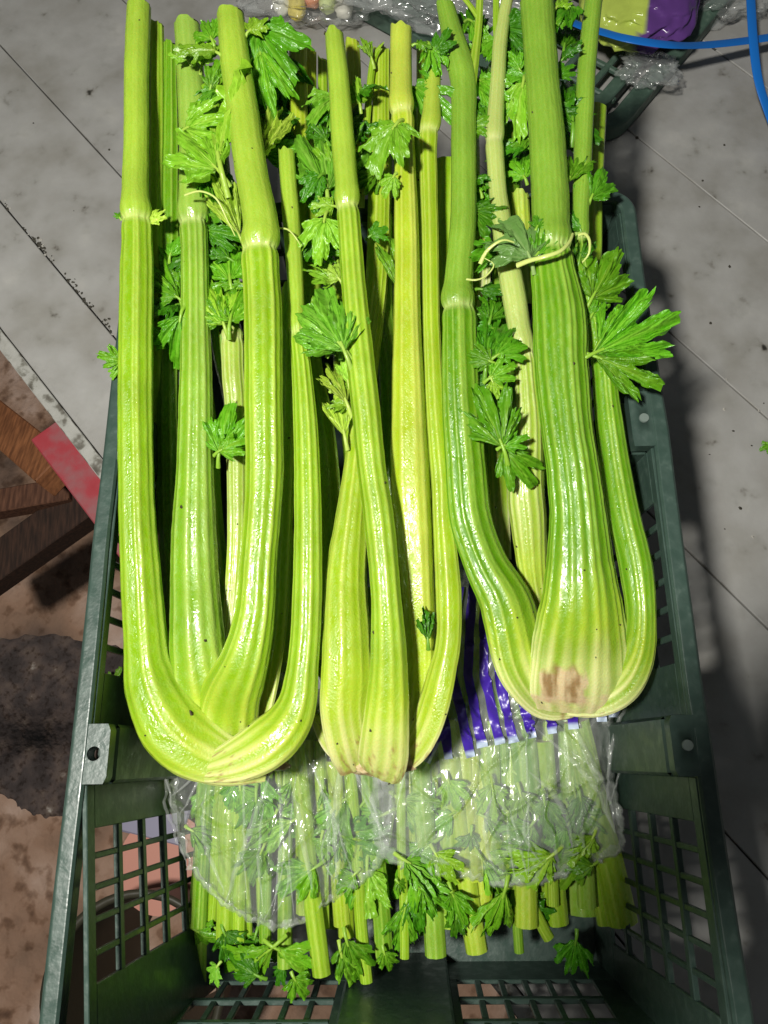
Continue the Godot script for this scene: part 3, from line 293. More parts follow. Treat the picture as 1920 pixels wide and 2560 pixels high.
	{bunch=4, base=[103.7,114.1,30.6], tip=[72,114.8,44.8], width=0.488839, tone=4, roll=3.62081, curl=0.525471},
	{bunch=4, base=[120.1,111.9,40.4], tip=[146.7,112.5,62.7], width=0.822945, tone=4, roll=3.32865, curl=0.104199},
	{bunch=4, base=[17.3,108.9,16.5], tip=[-19.9,103.5,35.7], width=0.635028, tone=0, roll=32.1863, curl=0.35182},
	{bunch=4, base=[83.6,114.2,15.3], tip=[108.3,108.9,33.8], width=0.414158, tone=4, roll=15.8908, curl=0.266908},
	{bunch=4, base=[115,117.9,51.1], tip=[92.6,112.8,70.4], width=0.58767, tone=4, roll=19.5049, curl=0.549552},
	{bunch=4, base=[51.8,110.4,74.4], tip=[70.6,110.8,101.8], width=0.379235, tone=1, roll=-15.2601, curl=0.551148},
	{bunch=4, base=[30.5,112,41.7], tip=[5.7,113.1,53.3], width=0.540986, tone=4, roll=25.841, curl=0.472257},
	{bunch=4, base=[-10.3,110.1,30.9], tip=[18.6,103,53.7], width=0.414338, tone=0, roll=-13.4751, curl=0.387092},
	{bunch=4, base=[124.6,110.8,20.9], tip=[130.6,103.4,71.5], width=0.528441, tone=4, roll=13.6142, curl=0.207763},
	{bunch=4, base=[88.7,108.9,38.1], tip=[72.3,106,57.7], width=0.44358, tone=4, roll=-13.3644, curl=0.562042},
	{bunch=4, base=[125,111.6,28.7], tip=[130.3,104.1,63.7], width=0.720404, tone=4, roll=-25.1058, curl=0.3025},
	{bunch=4, base=[84,115.2,65.2], tip=[59.9,111.6,87.5], width=0.480886, tone=1, roll=-3.88165, curl=0.31109},
	{bunch=4, base=[119.8,117,41.7], tip=[136.6,112.7,80], width=0.632082, tone=4, roll=-33.9574, curl=0.556733},
	{bunch=4, base=[82.4,111.6,66.2], tip=[80.6,110.3,89.4], width=0.81157, tone=4, roll=17.6738, curl=0.583282},
	{bunch=4, base=[134.4,120,57.9], tip=[118.4,120.9,82.4], width=0.571114, tone=1, roll=-23.0746, curl=0.339166},
	{bunch=4, base=[-8.8,115.6,31.4], tip=[28.4,114.7,57.4], width=0.609419, tone=1, roll=21.2927, curl=0.215704},
	{bunch=4, base=[90.3,110.6,29.7], tip=[54.2,107.4,48.8], width=0.813033, tone=4, roll=31.6194, curl=0.419053},
	{bunch=4, base=[-6.5,120.8,73], tip=[30,119.7,93.5], width=0.609422, tone=4, roll=-33.511, curl=0.209383},
	{bunch=4, base=[53.6,118.6,43.4], tip=[76.3,117.5,54.7], width=0.520074, tone=4, roll=-21.0054, curl=0.259684},
	{bunch=4, base=[133.6,113.6,78.2], tip=[112.9,115.2,87.1], width=0.679553, tone=0, roll=-24.9295, curl=0.35287},
	{bunch=4, base=[104.6,109.7,39.8], tip=[112.2,110.4,88.6], width=0.438457, tone=1, roll=32.8433, curl=0.387691},
	{bunch=4, base=[129.7,113.9,67.4], tip=[91.7,115.9,89.4], width=0.458416, tone=1, roll=-1.18445, curl=0.533077},
	{bunch=4, base=[87.9,109.1,44.6], tip=[75.2,108.2,70.7], width=0.610407, tone=1, roll=-10.4695, curl=0.545833},
	{bunch=4, base=[102.9,119.9,70.5], tip=[64.1,116.6,95.3], width=0.722437, tone=1, roll=-16.8392, curl=0.164005},
	{bunch=4, base=[44.2,112.8,55], tip=[40.9,106.4,76], width=0.666112, tone=0, roll=-17.8952, curl=0.419421},
	{bunch=3, base=[-105.2,104,133.2], tip=[-67.6,100,152.5], width=0.3, tone=0, roll=20, curl=0.25},
	{bunch=3, base=[-106.1,104,133.1], tip=[-148.3,92,165.6], width=0.4, tone=0, roll=-20, curl=0.25},
	{bunch=3, base=[-117.6,98,153.3], tip=[-144.3,98,141.4], width=0.7, tone=2, roll=0, curl=0.25},
	{bunch=3, base=[-90.1,102,153.7], tip=[-79.6,96,171.5], width=0.95, tone=0, roll=0, curl=0.25},
	{bunch=3, base=[-51.1,106,128.3], tip=[-41.2,96,164], width=0.5, tone=0, roll=0, curl=0.25},
	{bunch=3, base=[-55.4,104,136.6], tip=[-48,92,171.1], width=0.3, tone=1, roll=0, curl=0.25},
	{bunch=3, base=[-23.6,100,137.6], tip=[-18.6,96,155.5], width=0.6, tone=0, roll=0, curl=0.25},
	{bunch=3, base=[-131.2,126,19.5], tip=[-127.9,124,47.9], width=0.85, tone=1, roll=0, curl=0.25},
	{bunch=3, base=[-137.4,126,17.9], tip=[-143.2,124,35.1], width=0.8, tone=0, roll=0, curl=0.25},
	{bunch=3, base=[-119,124,26.8], tip=[-118.3,120,63.7], width=0.6, tone=0, roll=0, curl=0.25},
	{bunch=3, base=[-145.1,96,124.4], tip=[-132.5,92,149.4], width=0.7, tone=2, roll=0, curl=0.25},
	{bunch=4, base=[5.7,118,92.7], tip=[31,112,108], width=0.65, tone=0, roll=0, curl=0.25},
	{bunch=4, base=[27.9,114,95.6], tip=[38.3,106,125], width=0.5, tone=0, roll=0, curl=0.25},
	{bunch=4, base=[66.7,116,94.6], tip=[52,98,140.6], width=0.45, tone=0, roll=0, curl=0.25},
	{bunch=4, base=[1.2,110,96], tip=[3.9,100,130.4], width=0.5, tone=2, roll=0, curl=0.25},
	{bunch=4, base=[31.2,104,113.4], tip=[26.5,98,133.6], width=0.7, tone=2, roll=0, curl=0.25},
	{bunch=4, base=[-12.1,112,88.9], tip=[-4.8,110,97.3], width=0.9, tone=0, roll=0, curl=0.25},
	{bunch=4, base=[-6.5,106,104.7], tip=[-16.3,98,143.4], width=0.35, tone=0, roll=0, curl=0.25},
	{bunch=4, base=[88.6,126,48.7], tip=[66.7,122,73.4], width=0.7, tone=0, roll=0, curl=0.25},
	{bunch=4, base=[98.8,126,32.1], tip=[102.7,122,65.6], width=0.7, tone=0, roll=0, curl=0.25},
	{bunch=4, base=[121.5,86,133.5], tip=[115.7,70,166.6], width=0.5, tone=2, roll=0, curl=0.25},
	{bunch=4, base=[81.2,126,26.3], tip=[85.5,124,54.3], width=0.7, tone=1, roll=0, curl=0.25},
	{bunch=4, base=[60.6,126,20.4], tip=[62.1,124,48.5], width=0.7, tone=1, roll=0, curl=0.25},
	{bunch=4, base=[126.2,124,29.7], tip=[130.1,120,60.6], width=0.6, tone=0, roll=0, curl=0.25},
	{bunch=4, base=[27.5,126,17.1], tip=[35.6,124,42.7], width=0.7, tone=1, roll=0, curl=0.25},
]
var STRIPES = [
	[11,4,19,-12,25,-23],
	[28,2,26,-23,21,-56,26,-93],
	[45,1,38,-33,33,-59,36,-90,42,-129],
	[54,-6,49,-32,45,-59,48,-93,53,-135],
	[67,-8,62,-32,57,-59,59,-96,62,-131],
	[77,-9,73,-29,68,-59,70,-99],
	[90,-12,86,-33,81,-55],
	[106,-15,103,-37,101,-55],
	[122,-18,121,-37,121,-55],
	[143,-23,143,-33,143,-48],
	[152,-26,152,-33,153,-48],
]
var BAG_LEFT = [-186,14,-183,46,-167,84,-139,108,-109,120,-86,118,-63,104,-40,91,-22,72,-14,42,-19,2,-39,-40,-84,-65,-148,-60,-181,-21]
var BAG_RIGHT = [-29,16,-32,47,-29,63,-14,78,13,84,42,89,67,93,99,92,129,81,157,71,160,55,155,21,157,-31,152,-86,124,-135,53,-147,27,-127,-7,-57]

var rng := RandomNumberGenerator.new()
var wob := FastNoiseLite.new()
var fold := FastNoiseLite.new()
var specks := {}
var M := {}


class Acc:
	var v := PackedVector3Array()
	var n := PackedVector3Array()
	var c := PackedColorArray()
	var u := PackedVector2Array()
	var i := PackedInt32Array()

	func grid(p: PackedVector3Array, col: PackedColorArray, uv: PackedVector2Array, w: int, h: int, wrap: bool, flip := false, wrap_rows := false) -> void:
		var base := v.size()
		v.append_array(p)
		c.append_array(col)
		u.append_array(uv)
		for y in h:
			var y0: int = (y - 1 + h) % h if wrap_rows else maxi(y - 1, 0)
			var y1: int = (y + 1) % h if wrap_rows else mini(y + 1, h - 1)
			for x in w:
				var x0: int = (x - 1 + w) % w if wrap else maxi(x - 1, 0)
				var x1: int = (x + 1) % w if wrap else mini(x + 1, w - 1)
				if wrap and uv.size() and x == w - 1: x1 = 1
				if wrap and x == 0: x0 = w - 2
				var k := (p[y * w + x1] - p[y * w + x0]).cross(p[y1 * w + x] - p[y0 * w + x]).normalized()
				n.append(-k if flip else k)
		for y in (h if wrap_rows else h - 1):
			for x in w - 1:
				var a := base + y * w + x
				var b := a + 1
				var d := base + ((y + 1) % h) * w + x
				var e := d + 1
				if flip:
					i.append_array(PackedInt32Array([a, b, d, b, e, d]))
				else:
					i.append_array(PackedInt32Array([a, d, b, b, d, e]))

	func quad(a: Vector3, b: Vector3, d: Vector3, e: Vector3, k: Vector3, col := Color.WHITE, ua := Vector3.RIGHT, ub := Vector3.BACK) -> void:
		var base := v.size()
		for p in [a, b, d, e]:
			v.append(p)
			n.append(k)
			c.append(col)
			u.append(Vector2(p.dot(ua), p.dot(ub)))
		if (b - a).cross(d - a).dot(k) > 0.0:
			i.append_array(PackedInt32Array([base, base + 2, base + 1, base, base + 3, base + 2]))
		else:
			i.append_array(PackedInt32Array([base, base + 1, base + 2, base, base + 2, base + 3]))

	func fan(center: Vector3, ring: PackedVector3Array, k: Vector3, col: Color, rim_col: Color) -> void:
		var base := v.size()
		v.append(center)
		n.append(k)
		c.append(col)
		u.append(Vector2.ZERO)
		for p in ring:
			v.append(p)
			n.append(k)
			c.append(rim_col)
			u.append(Vector2(p.x, p.z) * 20.0)
		for x in ring.size():
			var b := base + 1 + x
			var d := base + 1 + (x + 1) % ring.size()
			if (v[b] - center).cross(v[d] - center).dot(k) > 0.0:
				i.append_array(PackedInt32Array([base, d, b]))
			else:
				i.append_array(PackedInt32Array([base, b, d]))

	# a box with chamfered edges; x, y, z are half extents as vectors
	func box(o: Vector3, x: Vector3, y: Vector3, z: Vector3, ch := 0.0, col := Color.WHITE) -> void:
		var ax := [x, y, z]
		var lx: float = x.length()
		var ly: float = y.length()
		var lz: float = z.length()
		var le := [lx, ly, lz]
		ch = minf(ch, 0.45 * minf(lx, minf(ly, lz)))
		for k in 3:
			var a: Vector3 = ax[(k + 1) % 3]
			var b: Vector3 = ax[(k + 2) % 3]
			var nn: Vector3 = ax[k].normalized()
			var fa: Vector3 = a * (1.0 - ch / le[(k + 1) % 3])
			var fb: Vector3 = b * (1.0 - ch / le[(k + 2) % 3])
			for s in [-1.0, 1.0]:
				var q: Vector3 = o + ax[k] * s
				quad(q - fa - fb, q + fa - fb, q + fa + fb, q - fa + fb, nn * s, col, a.normalized(), b.normalized())
			if ch > 0.0:
				# edges along axis k
				var fk: Vector3 = ax[k] * (1.0 - ch / le[k])
				for s in [-1.0, 1.0]:
					for t in [-1.0, 1.0]:
						var p1: Vector3 = o + a * s + fb * t
						var p2: Vector3 = o + fa * s + b * t
						quad(p1 - fk, p1 + fk, p2 + fk, p2 - fk, (a.normalized() * s + b.normalized() * t).normalized(), col, nn, a.normalized())

	func mesh() -> ArrayMesh:
		var m := ArrayMesh.new()
		var arr := []
		arr.resize(Mesh.ARRAY_MAX)
		arr[Mesh.ARRAY_VERTEX] = v
		arr[Mesh.ARRAY_NORMAL] = n
		arr[Mesh.ARRAY_COLOR] = c
		arr[Mesh.ARRAY_TEX_UV] = u
		arr[Mesh.ARRAY_INDEX] = i
		m.add_surface_from_arrays(Mesh.PRIMITIVE_TRIANGLES, arr)
		return m


func numbered(called: String, parent: Node = self) -> String:
	if not parent.has_node(called):
		return called
	var k := 1
	while parent.has_node("%s_%03d" % [called, k]):
		k += 1
	return "%s_%03d" % [called, k]


func part(called: String, mesh: Mesh, mat: Material, parent: Node = self) -> MeshInstance3D:
	var o := MeshInstance3D.new()
	o.name = numbered(called, parent)
	o.mesh = mesh
	o.material_override = mat
	parent.add_child(o, true)
	return o


func tag(o: Node, label: String, category: String, group := "") -> Node:
	o.set_meta("label", label)
	o.set_meta("category", category)
	if group != "":
		o.set_meta("group", group)
	return o


func thing(called: String, label: String, category: String, group := "") -> Node3D:
	var o := Node3D.new()
	o.name = numbered(called)
	add_child(o, true)
	tag(o, label, category, group)
	return o


func struct(called: String, mesh: Mesh, mat: Material) -> MeshInstance3D:
	var o := part(called, mesh, mat)
	o.set_meta("kind", "structure")
	return o


func mat(col: Color, rough := 0.5, spec := 0.5) -> StandardMaterial3D:
	var m := StandardMaterial3D.new()
	m.albedo_color = col.linear_to_srgb()
	m.roughness = rough
	m.metallic_specular = spec
	return m


func noise(seed_: int, freq: float, octaves := 4, kind := FastNoiseLite.TYPE_SIMPLEX_SMOOTH) -> FastNoiseLite:
	var f := FastNoiseLite.new()
	f.seed = seed_
	f.noise_type = kind
	f.frequency = freq
	f.fractal_octaves = octaves
	return f


func noise_tex(f: FastNoiseLite, size: int, stops: Array, colors: Array, hard := false) -> NoiseTexture2D:
	var t := NoiseTexture2D.new()
	t.width = size
	t.height = size
	t.seamless = true
	t.noise = f
	if colors.size():
		var g := Gradient.new()
		g.offsets = PackedFloat32Array(stops)
		g.colors = PackedColorArray(colors)
		if hard:
			g.interpolation_mode = Gradient.GRADIENT_INTERPOLATE_CONSTANT
		t.color_ramp = g
	return t


func normal_tex(f: FastNoiseLite, size: int, strength: float) -> NoiseTexture2D:
	var t := NoiseTexture2D.new()
	t.width = size
	t.height = size
	t.seamless = true
	t.noise = f
	t.as_normal_map = true
	t.bump_strength = strength
	return t


func g(k: float) -> Color:
	return Color(k, k, k)


func points(flat: Array) -> PackedVector3Array:
	var p := PackedVector3Array()
	for k in range(0, flat.size(), 3):
		p.append(Vector3(flat[k], flat[k + 1], flat[k + 2]) * 0.001)
	return p


func smooth_path(p: PackedVector3Array, step: float) -> PackedVector3Array:
	var o := PackedVector3Array()
	for k in p.size() - 1:
		var a := p[maxi(k - 1, 0)]
		var d := p[mini(k + 2, p.size() - 1)]
		var m := maxi(1, ceili(p[k].distance_to(p[k + 1]) / step))
		for j in m:
			o.append(p[k].cubic_interpolate(p[k + 1], a, d, float(j) / m))
	o.append(p[p.size() - 1])
	return o


func tube(acc: Acc, path: PackedVector3Array, ra: float, rb: float, sides := 10, col := Color.WHITE, taper := 1.0, up := Vector3.UP) -> void:
	var p := PackedVector3Array()
	var c := PackedColorArray()
	var u := PackedVector2Array()
	var s := 0.0
	for k in path.size():
		var t := (path[mini(k + 1, path.size() - 1)] - path[maxi(k - 1, 0)]).normalized()
		var nn := (up - t * up.dot(t)).normalized()
		var b := nn.cross(t)
		var f := lerpf(1.0, taper, float(k) / (path.size() - 1))
		if k: s += path[k].distance_to(path[k - 1])
		for j in sides + 1:
			var a := TAU * j / sides
			p.append(path[k] + (b * cos(a) * ra + nn * sin(a) * rb) * f)
			c.append(col)
			u.append(Vector2(float(j) / sides, s * 20.0))
	acc.grid(p, c, u, sides + 1, path.size(), true)
	acc.fan(path[0], p.slice(0, sides), (path[0] - path[1]).normalized(), col, col)
	acc.fan(path[path.size() - 1], p.slice((path.size() - 1) * (sides + 1), (path.size() - 1) * (sides + 1) + sides), (path[path.size() - 1] - path[path.size() - 2]).normalized(), col, col)


# ---------------------------------------------------------------- celery

const TONES := [   # pale ridge, green between ridges, sheath at the root (linear)
	[Color(0.45, 0.615, 0.080), Color(0.215, 0.405, 0.008), Color(0.70, 0.70, 0.28)],
	[Color(0.49, 0.60, 0.095), Color(0.29, 0.455, 0.014), Color(0.72, 0.71, 0.30)],
	[Color(0.33, 0.52, 0.070), Color(0.110, 0.290, 0.005), Color(0.76, 0.76, 0.36)],
	[Color(0.55, 0.62, 0.105), Color(0.38, 0.52, 0.020), Color(0.76, 0.73, 0.38)],
	[Color(0.39, 0.56, 0.110), Color(0.185, 0.38, 0.014), Color(0.70, 0.72, 0.32)],
	[Color(0.58, 0.65, 0.24), Color(0.32, 0.47, 0.045), Color(0.74, 0.73, 0.42)],
]


func stalk_mesh(d: Dictionary, seed_: int, step: float, around: int) -> ArrayMesh:
	rng.seed = 1000 + seed_
	var flat: Array = d.line
	var n := flat.size() / 4
	var tone: Array = TONES[d.tone]
	var kind: int = d.kind
	var pos := PackedVector3Array()
	var hw := PackedFloat32Array()
	for k in n:
		pos.append(Vector3(flat[k * 4], flat[k * 4 + 1], flat[k * 4 + 2]) * 0.001)
		hw.append(flat[k * 4 + 3] * 0.001)
	var path := PackedVector3Array()
	var wid := PackedFloat32Array()
	var at := PackedFloat32Array()
	for k in n - 1:
		var a := maxi(k - 1, 0)
		var e := mini(k + 2, n - 1)
		var m := maxi(1, ceili(pos[k].distance_to(pos[k + 1]) / step))
		for j in (m + 1 if k == n - 2 else m):
			var f := float(j) / m
			path.append(pos[k].cubic_interpolate(pos[k + 1], pos[a], pos[e], f))
			wid.append(maxf(0.001, cubic_interpolate(hw[k], hw[k + 1], hw[a], hw[e], f)))
			at.append(k + f)
	# smooth the measured points a little
	for pass_ in 3:
		for k in range(1, path.size() - 1):
			path[k] = path[k] * 0.5 + (path[k - 1] + path[k + 1]) * 0.25
			wid[k] = wid[k] * 0.5 + (wid[k - 1] + wid[k + 1]) * 0.25
	var rows := path.size()
	var len := PackedFloat32Array([0.0])
	for k in range(1, rows):
		len.append(len[k - 1] + path[k].distance_to(path[k - 1]))
	var total := len[rows - 1]
	var nodes := PackedFloat32Array()
	for f in d.nodes:
		for k in rows - 1:
			if at[k] <= f and at[k + 1] >= f:
				nodes.append(len[k])
				break
	# ribs
	var ribs: int = d.ribs
	var rp := PackedFloat32Array()
	var ra := PackedFloat32Array()
	for k in ribs:
		rp.append(lerpf(-0.10, 1.10, (k + 0.5) / ribs) * PI + rng.randf_range(-0.36, 0.36) * PI / ribs)
		ra.append(rng.randf_range(0.35, 1.0))
	var prof := PackedFloat32Array()
	var streak := PackedFloat32Array()
	var sg := PackedFloat32Array()
	for k in ribs: sg.append(rng.randf_range(0.17, 0.46) * PI / ribs)
	for j in around + 1:
		var a := TAU * (j % around) / around
		if a > PI * 1.5: a -= TAU
		var best := 0.0
		for k in ribs:
			best = maxf(best, ra[k] * exp(-pow((a - rp[k]) / sg[k], 2.0)))
		prof.append(best)
		streak.append(wob.get_noise_2d(cos(a) * 220.0 + seed_ * 37.0, sin(a) * 220.0) * 1.6)
	var p := PackedVector3Array()
	var c := PackedColorArray()
	var u := PackedVector2Array()
	var off := rng.randf() * 50.0
	var scale_ := clampf(wid[rows / 2] / 0.011, 0.4, 1.5)
	for k in rows:
		var s := len[k]
		var t := (path[mini(k + 1, rows - 1)] - path[maxi(k - 1, 0)]).normalized()
		var q := s / total
		var roll: float = lerpf(d.roll[0], d.roll[1], minf(1.0, q * 2.5)) if q < 0.4 else lerpf(d.roll[1], d.roll[2], (q - 0.4) / 0.6)
		var nn := (Vector3.UP - t * t.y).normalized().rotated(t, deg_to_rad(-roll))
		var b := nn.cross(t)
		var upper := 0.0
		var swell := 1.0
		var ring := 0.0
		for m in nodes:
			upper = maxf(upper, smoothstep(m - 0.004, m + 0.010, s))
			swell *= 1.0 + 0.13 * exp(-pow((s - m - 0.009) / 0.007, 2.0)) + 0.04 * exp(-pow((s - m + 0.008) / 0.006, 2.0)) - 0.10 * exp(-pow((s - m) / 0.0022, 2.0))
			ring = maxf(ring, exp(-pow((s - m) / 0.0028, 2.0)))
		if kind == 1 or kind == 3: upper = maxf(upper, 0.25)
		var root := 0.0 if kind == 1 or kind == 3 else 1.0 - smoothstep(0.0, 0.11, s)
		var w := wid[k] * swell
		var ho := w * lerpf(lerpf(0.80, 0.88, upper), 0.27, root)
		var hi := w * lerpf(lerpf(0.42, 0.70, upper), 0.10, root)
		var amp := 0.0011 * scale_ * lerpf(1.0, 0.13, upper) * lerpf(1.0, 0.75, root * root)
		var white := 0.0 if kind == 1 or kind == 3 else 1.0 - smoothstep(0.008, 0.125 if d.bunch == 2 else 0.108, s)
		var tint := 1.0 + 0.10 * wob.get_noise_2d(off * 40.0, s * 900.0)
		for j in around + 1:
			var a := TAU * (j % around) / around
			var ca := cos(a)
			var sa := sin(a)
			var e := prof[j]
			var r := Vector3.ZERO
			if sa >= 0.0:
				r = b * (ca * w) + nn * (sa * ho)
				r += (b * ca + nn * sa) * (amp * (e - 0.45))
			else:
				r = b * (ca * w) + nn * (sa * hi * (1.0 - 0.75 * sa * sa * (1.0 - upper)))
			# fine ladder of the strings and slow waviness
			var nz := wob.get_noise_2d(off + a * 160.0, s * 9000.0 * 0.35)
			r *= 1.0 + 0.010 * nz + 0.02 * wob.get_noise_2d(off + 300.0 + ca * 30.0, s * 1100.0)
			if k == rows - 1 and kind != 3: r += t * (wob.get_noise_2d(ca * 22.0, off + sa * 22.0) * 0.0035 + ca * 0.002)
			p.append(path[k] + r)
			var mixv := clampf(e * lerpf(0.95, 0.22, upper) + streak[j] * lerpf(0.10, 0.03, upper) + nz * lerpf(0.10, 0.05, upper) + upper * 0.46, 0.0, 1.0)
			var col: Color = tone[1].lerp(tone[0], mixv)
			if sa < -0.1: col = col.lerp(tone[0], 0.3)
			col = col.lerp(tone[0].lerp(Color(0.75, 0.8, 0.35), 0.5), ring * 0.7)
			var wh := white * (0.62 + 0.38 * e + 0.10 * streak[j] + 0.35 * pow(absf(ca), 8.0)) * (1.0 if d.bunch == 2 else 0.95)
			var lime := Color(0.47, 0.60, 0.050).lerp(tone[1], 0.62 * (1.0 - e))
			wh = clampf(wh, 0.0, 1.0)
			col = col.lerp(lime, minf(1.0, wh * 2.2)) if wh < 0.45 else lime.lerp(tone[2], (wh - 0.45) / 0.55)
			col = Color(col.r * tint, col.g * tint, col.b * tint)
			if kind == 0 and s < 0.03 and d.tone != 5:
				var dirt := smoothstep(0.12, 0.6, wob.get_noise_2d(off + ca * 150.0 + sa * 60.0, s * 7000.0) + 0.5 * wob.get_noise_2d(off + ca * 40.0, s * 1500.0) - s * 22.0 + 0.10)
				col = col.lerp(Color(0.30, 0.17, 0.07), dirt * 0.75)
			if kind == 2 and sa > 0.0:
				var rag := wob.get_noise_2d(ca * 70.0 + 31.0, s * 2600.0)
				var inside := smoothstep(0.0075, 0.0095, s + 0.004 * rag) * (1.0 - smoothstep(0.029, 0.033, s + 0.006 * rag + 0.003 * e)) * smoothstep(-0.04, 0.0, ca + 0.10 * rag) * (1.0 - smoothstep(0.84, 0.90, ca + 0.10 * rag))
				var band := wob.get_noise_2d(ca * 110.0 + 7.0, s * 420.0) + 0.5 * wob.get_noise_2d(ca * 260.0, s * 2500.0)
				var edge := 4.0 * inside * (1.0 - inside)
				col = col.lerp(Color(0.64, 0.50, 0.29).lerp(Color(0.27, 0.16, 0.07), clampf(0.30 + band * 1.5 + edge * 0.6, 0.0, 1.0)), inside * 0.95)
				if s < 0.012:
					col = col.lerp(Color(0.62, 0.47, 0.28), 0.45 + 0.5 * wob.get_noise_2d(ca * 90.0, s * 4000.0))
			c.append(col)
			u.append(Vector2(2.0 * j / around * maxf(1.0, roundf(scale_)), s / 0.06))
			if sa > 0.3 and j % 3 == 0 and kind != 1 and rng.randf() < (0.010 if s < 0.10 else 0.0012) and specks.has(d.bunch):
				specks[d.bunch].append([path[k] + r, (r.normalized() + nn * 0.4).normalized()])
	var acc := Acc.new()
	acc.grid(p, c, u, around + 1, rows, true)
	var cut: Color = tone[0].lerp(Color(0.62, 0.70, 0.28), 0.5)
	var last := p.slice((rows - 1) * (around + 1), (rows - 1) * (around + 1) + around)
	var t1 := (path[rows - 1] - path[rows - 2]).normalized()
	acc.fan(path[rows - 1] - t1 * 0.002, last, t1, cut, cut)
	acc.fan(path[0], p.slice(0, around), (path[0] - path[1]).normalized(), Color(0.5, 0.42, 0.22), Color(0.5, 0.42, 0.22))
	return acc.mesh()


const LEAF_TONES := [
	[Color(0.105, 0.33, 0.010), Color(0.29, 0.52, 0.05)],
	[Color(0.20, 0.44, 0.020), Color(0.40, 0.60, 0.08)],
	[Color(0.048, 0.20, 0.006), Color(0.16, 0.37, 0.03)],
	[Color(0.34, 0.56, 0.05), Color(0.52, 0.68, 0.13)],
	[Color(0.17, 0.42, 0.025), Color(0.37, 0.58, 0.09)],
	[Color(0.17, 0.34, 0.075), Color(0.32, 0.48, 0.16)],
]


func leaf_mesh(base: Vector3, tip: Vector3, width: float, tone_i: int, roll: float, curl: float, seed_: int) -> ArrayMesh:
	rng.seed = 5000 + seed_ * 7
	var tone: Array = LEAF_TONES[tone_i]
	var axis := tip - base
	var L := axis.length()
	var U := axis / L
	var W := U.cross(Vector3.UP).normalized().rotated(U, deg_to_rad(roll + rng.randf_range(-14.0, 14.0)))
	var N := W.cross(U)
	if N.y < 0.0: N = -N
	var spread := 0.22 + 0.44 * width
	var lobes := [[0.0, 1.0, spread * 0.74]]
	for sgn in [-1.0, 1.0]:
		lobes.append([sgn * spread * rng.randf_range(0.92, 1.08), rng.randf_range(0.74, 0.94), spread * 0.64])
		if width > 0.45:
			lobes.append([sgn * spread * rng.randf_range(1.8, 2.0), rng.randf_range(0.46, 0.64), spread * 0.58])
	var lim := spread * (2.5 if width > 0.45 else 1.6)
	var na := 130
	var nr := 10
	var teeth := rng.randf_range(3.2, 4.6)
	var ph := rng.randf()
	var rad := PackedFloat32Array()
	var vein := PackedFloat32Array()
	for j in na:
		var th := lerpf(-lim, lim, float(j) / (na - 1))
		var best := 0.12
		var v := 0.0
		for lb in lobes:
			var x: float = absf(th - lb[0]) / lb[2]
			var r: float = lb[1] * (1.0 - 0.42 * pow(x, 1.5))
			if x < 1.35: best = maxf(best, r)
			v = maxf(v, exp(-pow((th - lb[0]) / 0.045, 2.0)))
			v = maxf(v, 0.55 * exp(-pow((absf(th - lb[0]) - lb[2] * 0.42) / 0.030, 2.0)))
		var saw := fposmod(th / spread * teeth * 0.8 + ph, 1.0)
		best *= 1.0 - 0.13 * (1.0 - saw if th > 0.0 else saw) * (0.7 + 0.6 * absf(wob.get_noise_2d(th * 300.0, seed_ * 17.0)))
		for q in lobes.size():
			for w in range(q + 1, lobes.size()):
				if absf(lobes[q][0] - lobes[w][0]) < spread * 1.25:
					best *= 1.0 - 0.22 * exp(-pow((th - (lobes[q][0] + lobes[w][0]) * 0.5) / (0.045 + 0.035 * width), 2.0))
		best *= 1.0 - 0.5 * smoothstep(lim * 0.86, lim, absf(th))
		rad.append(best)
		vein.append(v)
	var p := PackedVector3Array()
	var c := PackedColorArray()
	var u := PackedVector2Array()
	var twist := rng.randf_range(-0.6, 0.6)
	curl *= rng.randf_range(0.5, 2.2)
	var shade := rng.randf_range(0.78, 1.28)
	var warm := rng.randf_range(0.85, 1.12)
	for i in nr:
		var f := pow(float(i) / (nr - 1), 0.8)
		for j in na:
			var th := lerpf(-lim, lim, float(j) / (na - 1))
			var r := rad[j] * f
			var x := r * cos(th)
			var y := r * sin(th)
			var z := -curl * r * r + 0.14 * absf(y) * (1.0 - f) + twist * x * y
			z += 0.075 * wob.get_noise_3d(x * 260.0, y * 260.0, seed_ * 9.0) * (0.25 + f) + 0.030 * wob.get_noise_3d(x * 900.0, y * 900.0, seed_ * 9.0)
			z += 0.06 * f * sin(th * 9.0 / spread + ph * 6.0) - 0.022 * vein[j] * (1.0 - f * 0.7)
			p.append(base + (U * x + W * y + N * z) * L)
			var mixv := clampf(vein[j] * (1.05 - f) * 0.9 + (1.0 - smoothstep(0.0, 0.25, f)) * 0.6 + 0.22 * wob.get_noise_3d(x * 700.0, y * 700.0, 40.0 + seed_), 0.0, 1.0)
			var lc: Color = tone[0].lerp(tone[1], mixv)
			c.append(Color(lc.r * shade * warm, lc.g * shade, lc.b * shade))
			u.append(Vector2(x, y) * L / 0.05)
	var acc := Acc.new()
	acc.grid(p, c, u, na, nr, false)
	# stem
	var back := base - U * L * 0.22 - Vector3(0, L * 0.10, 0)
	tube(acc, smooth_path(PackedVector3Array([back, base - U * L * 0.08, base + U * L * 0.12]), 0.004), 0.0013 + L * 0.012, 0.0011 + L * 0.010, 7, tone[1], 0.5)
	return acc.mesh()


# ---------------------------------------------------------------- plastic film

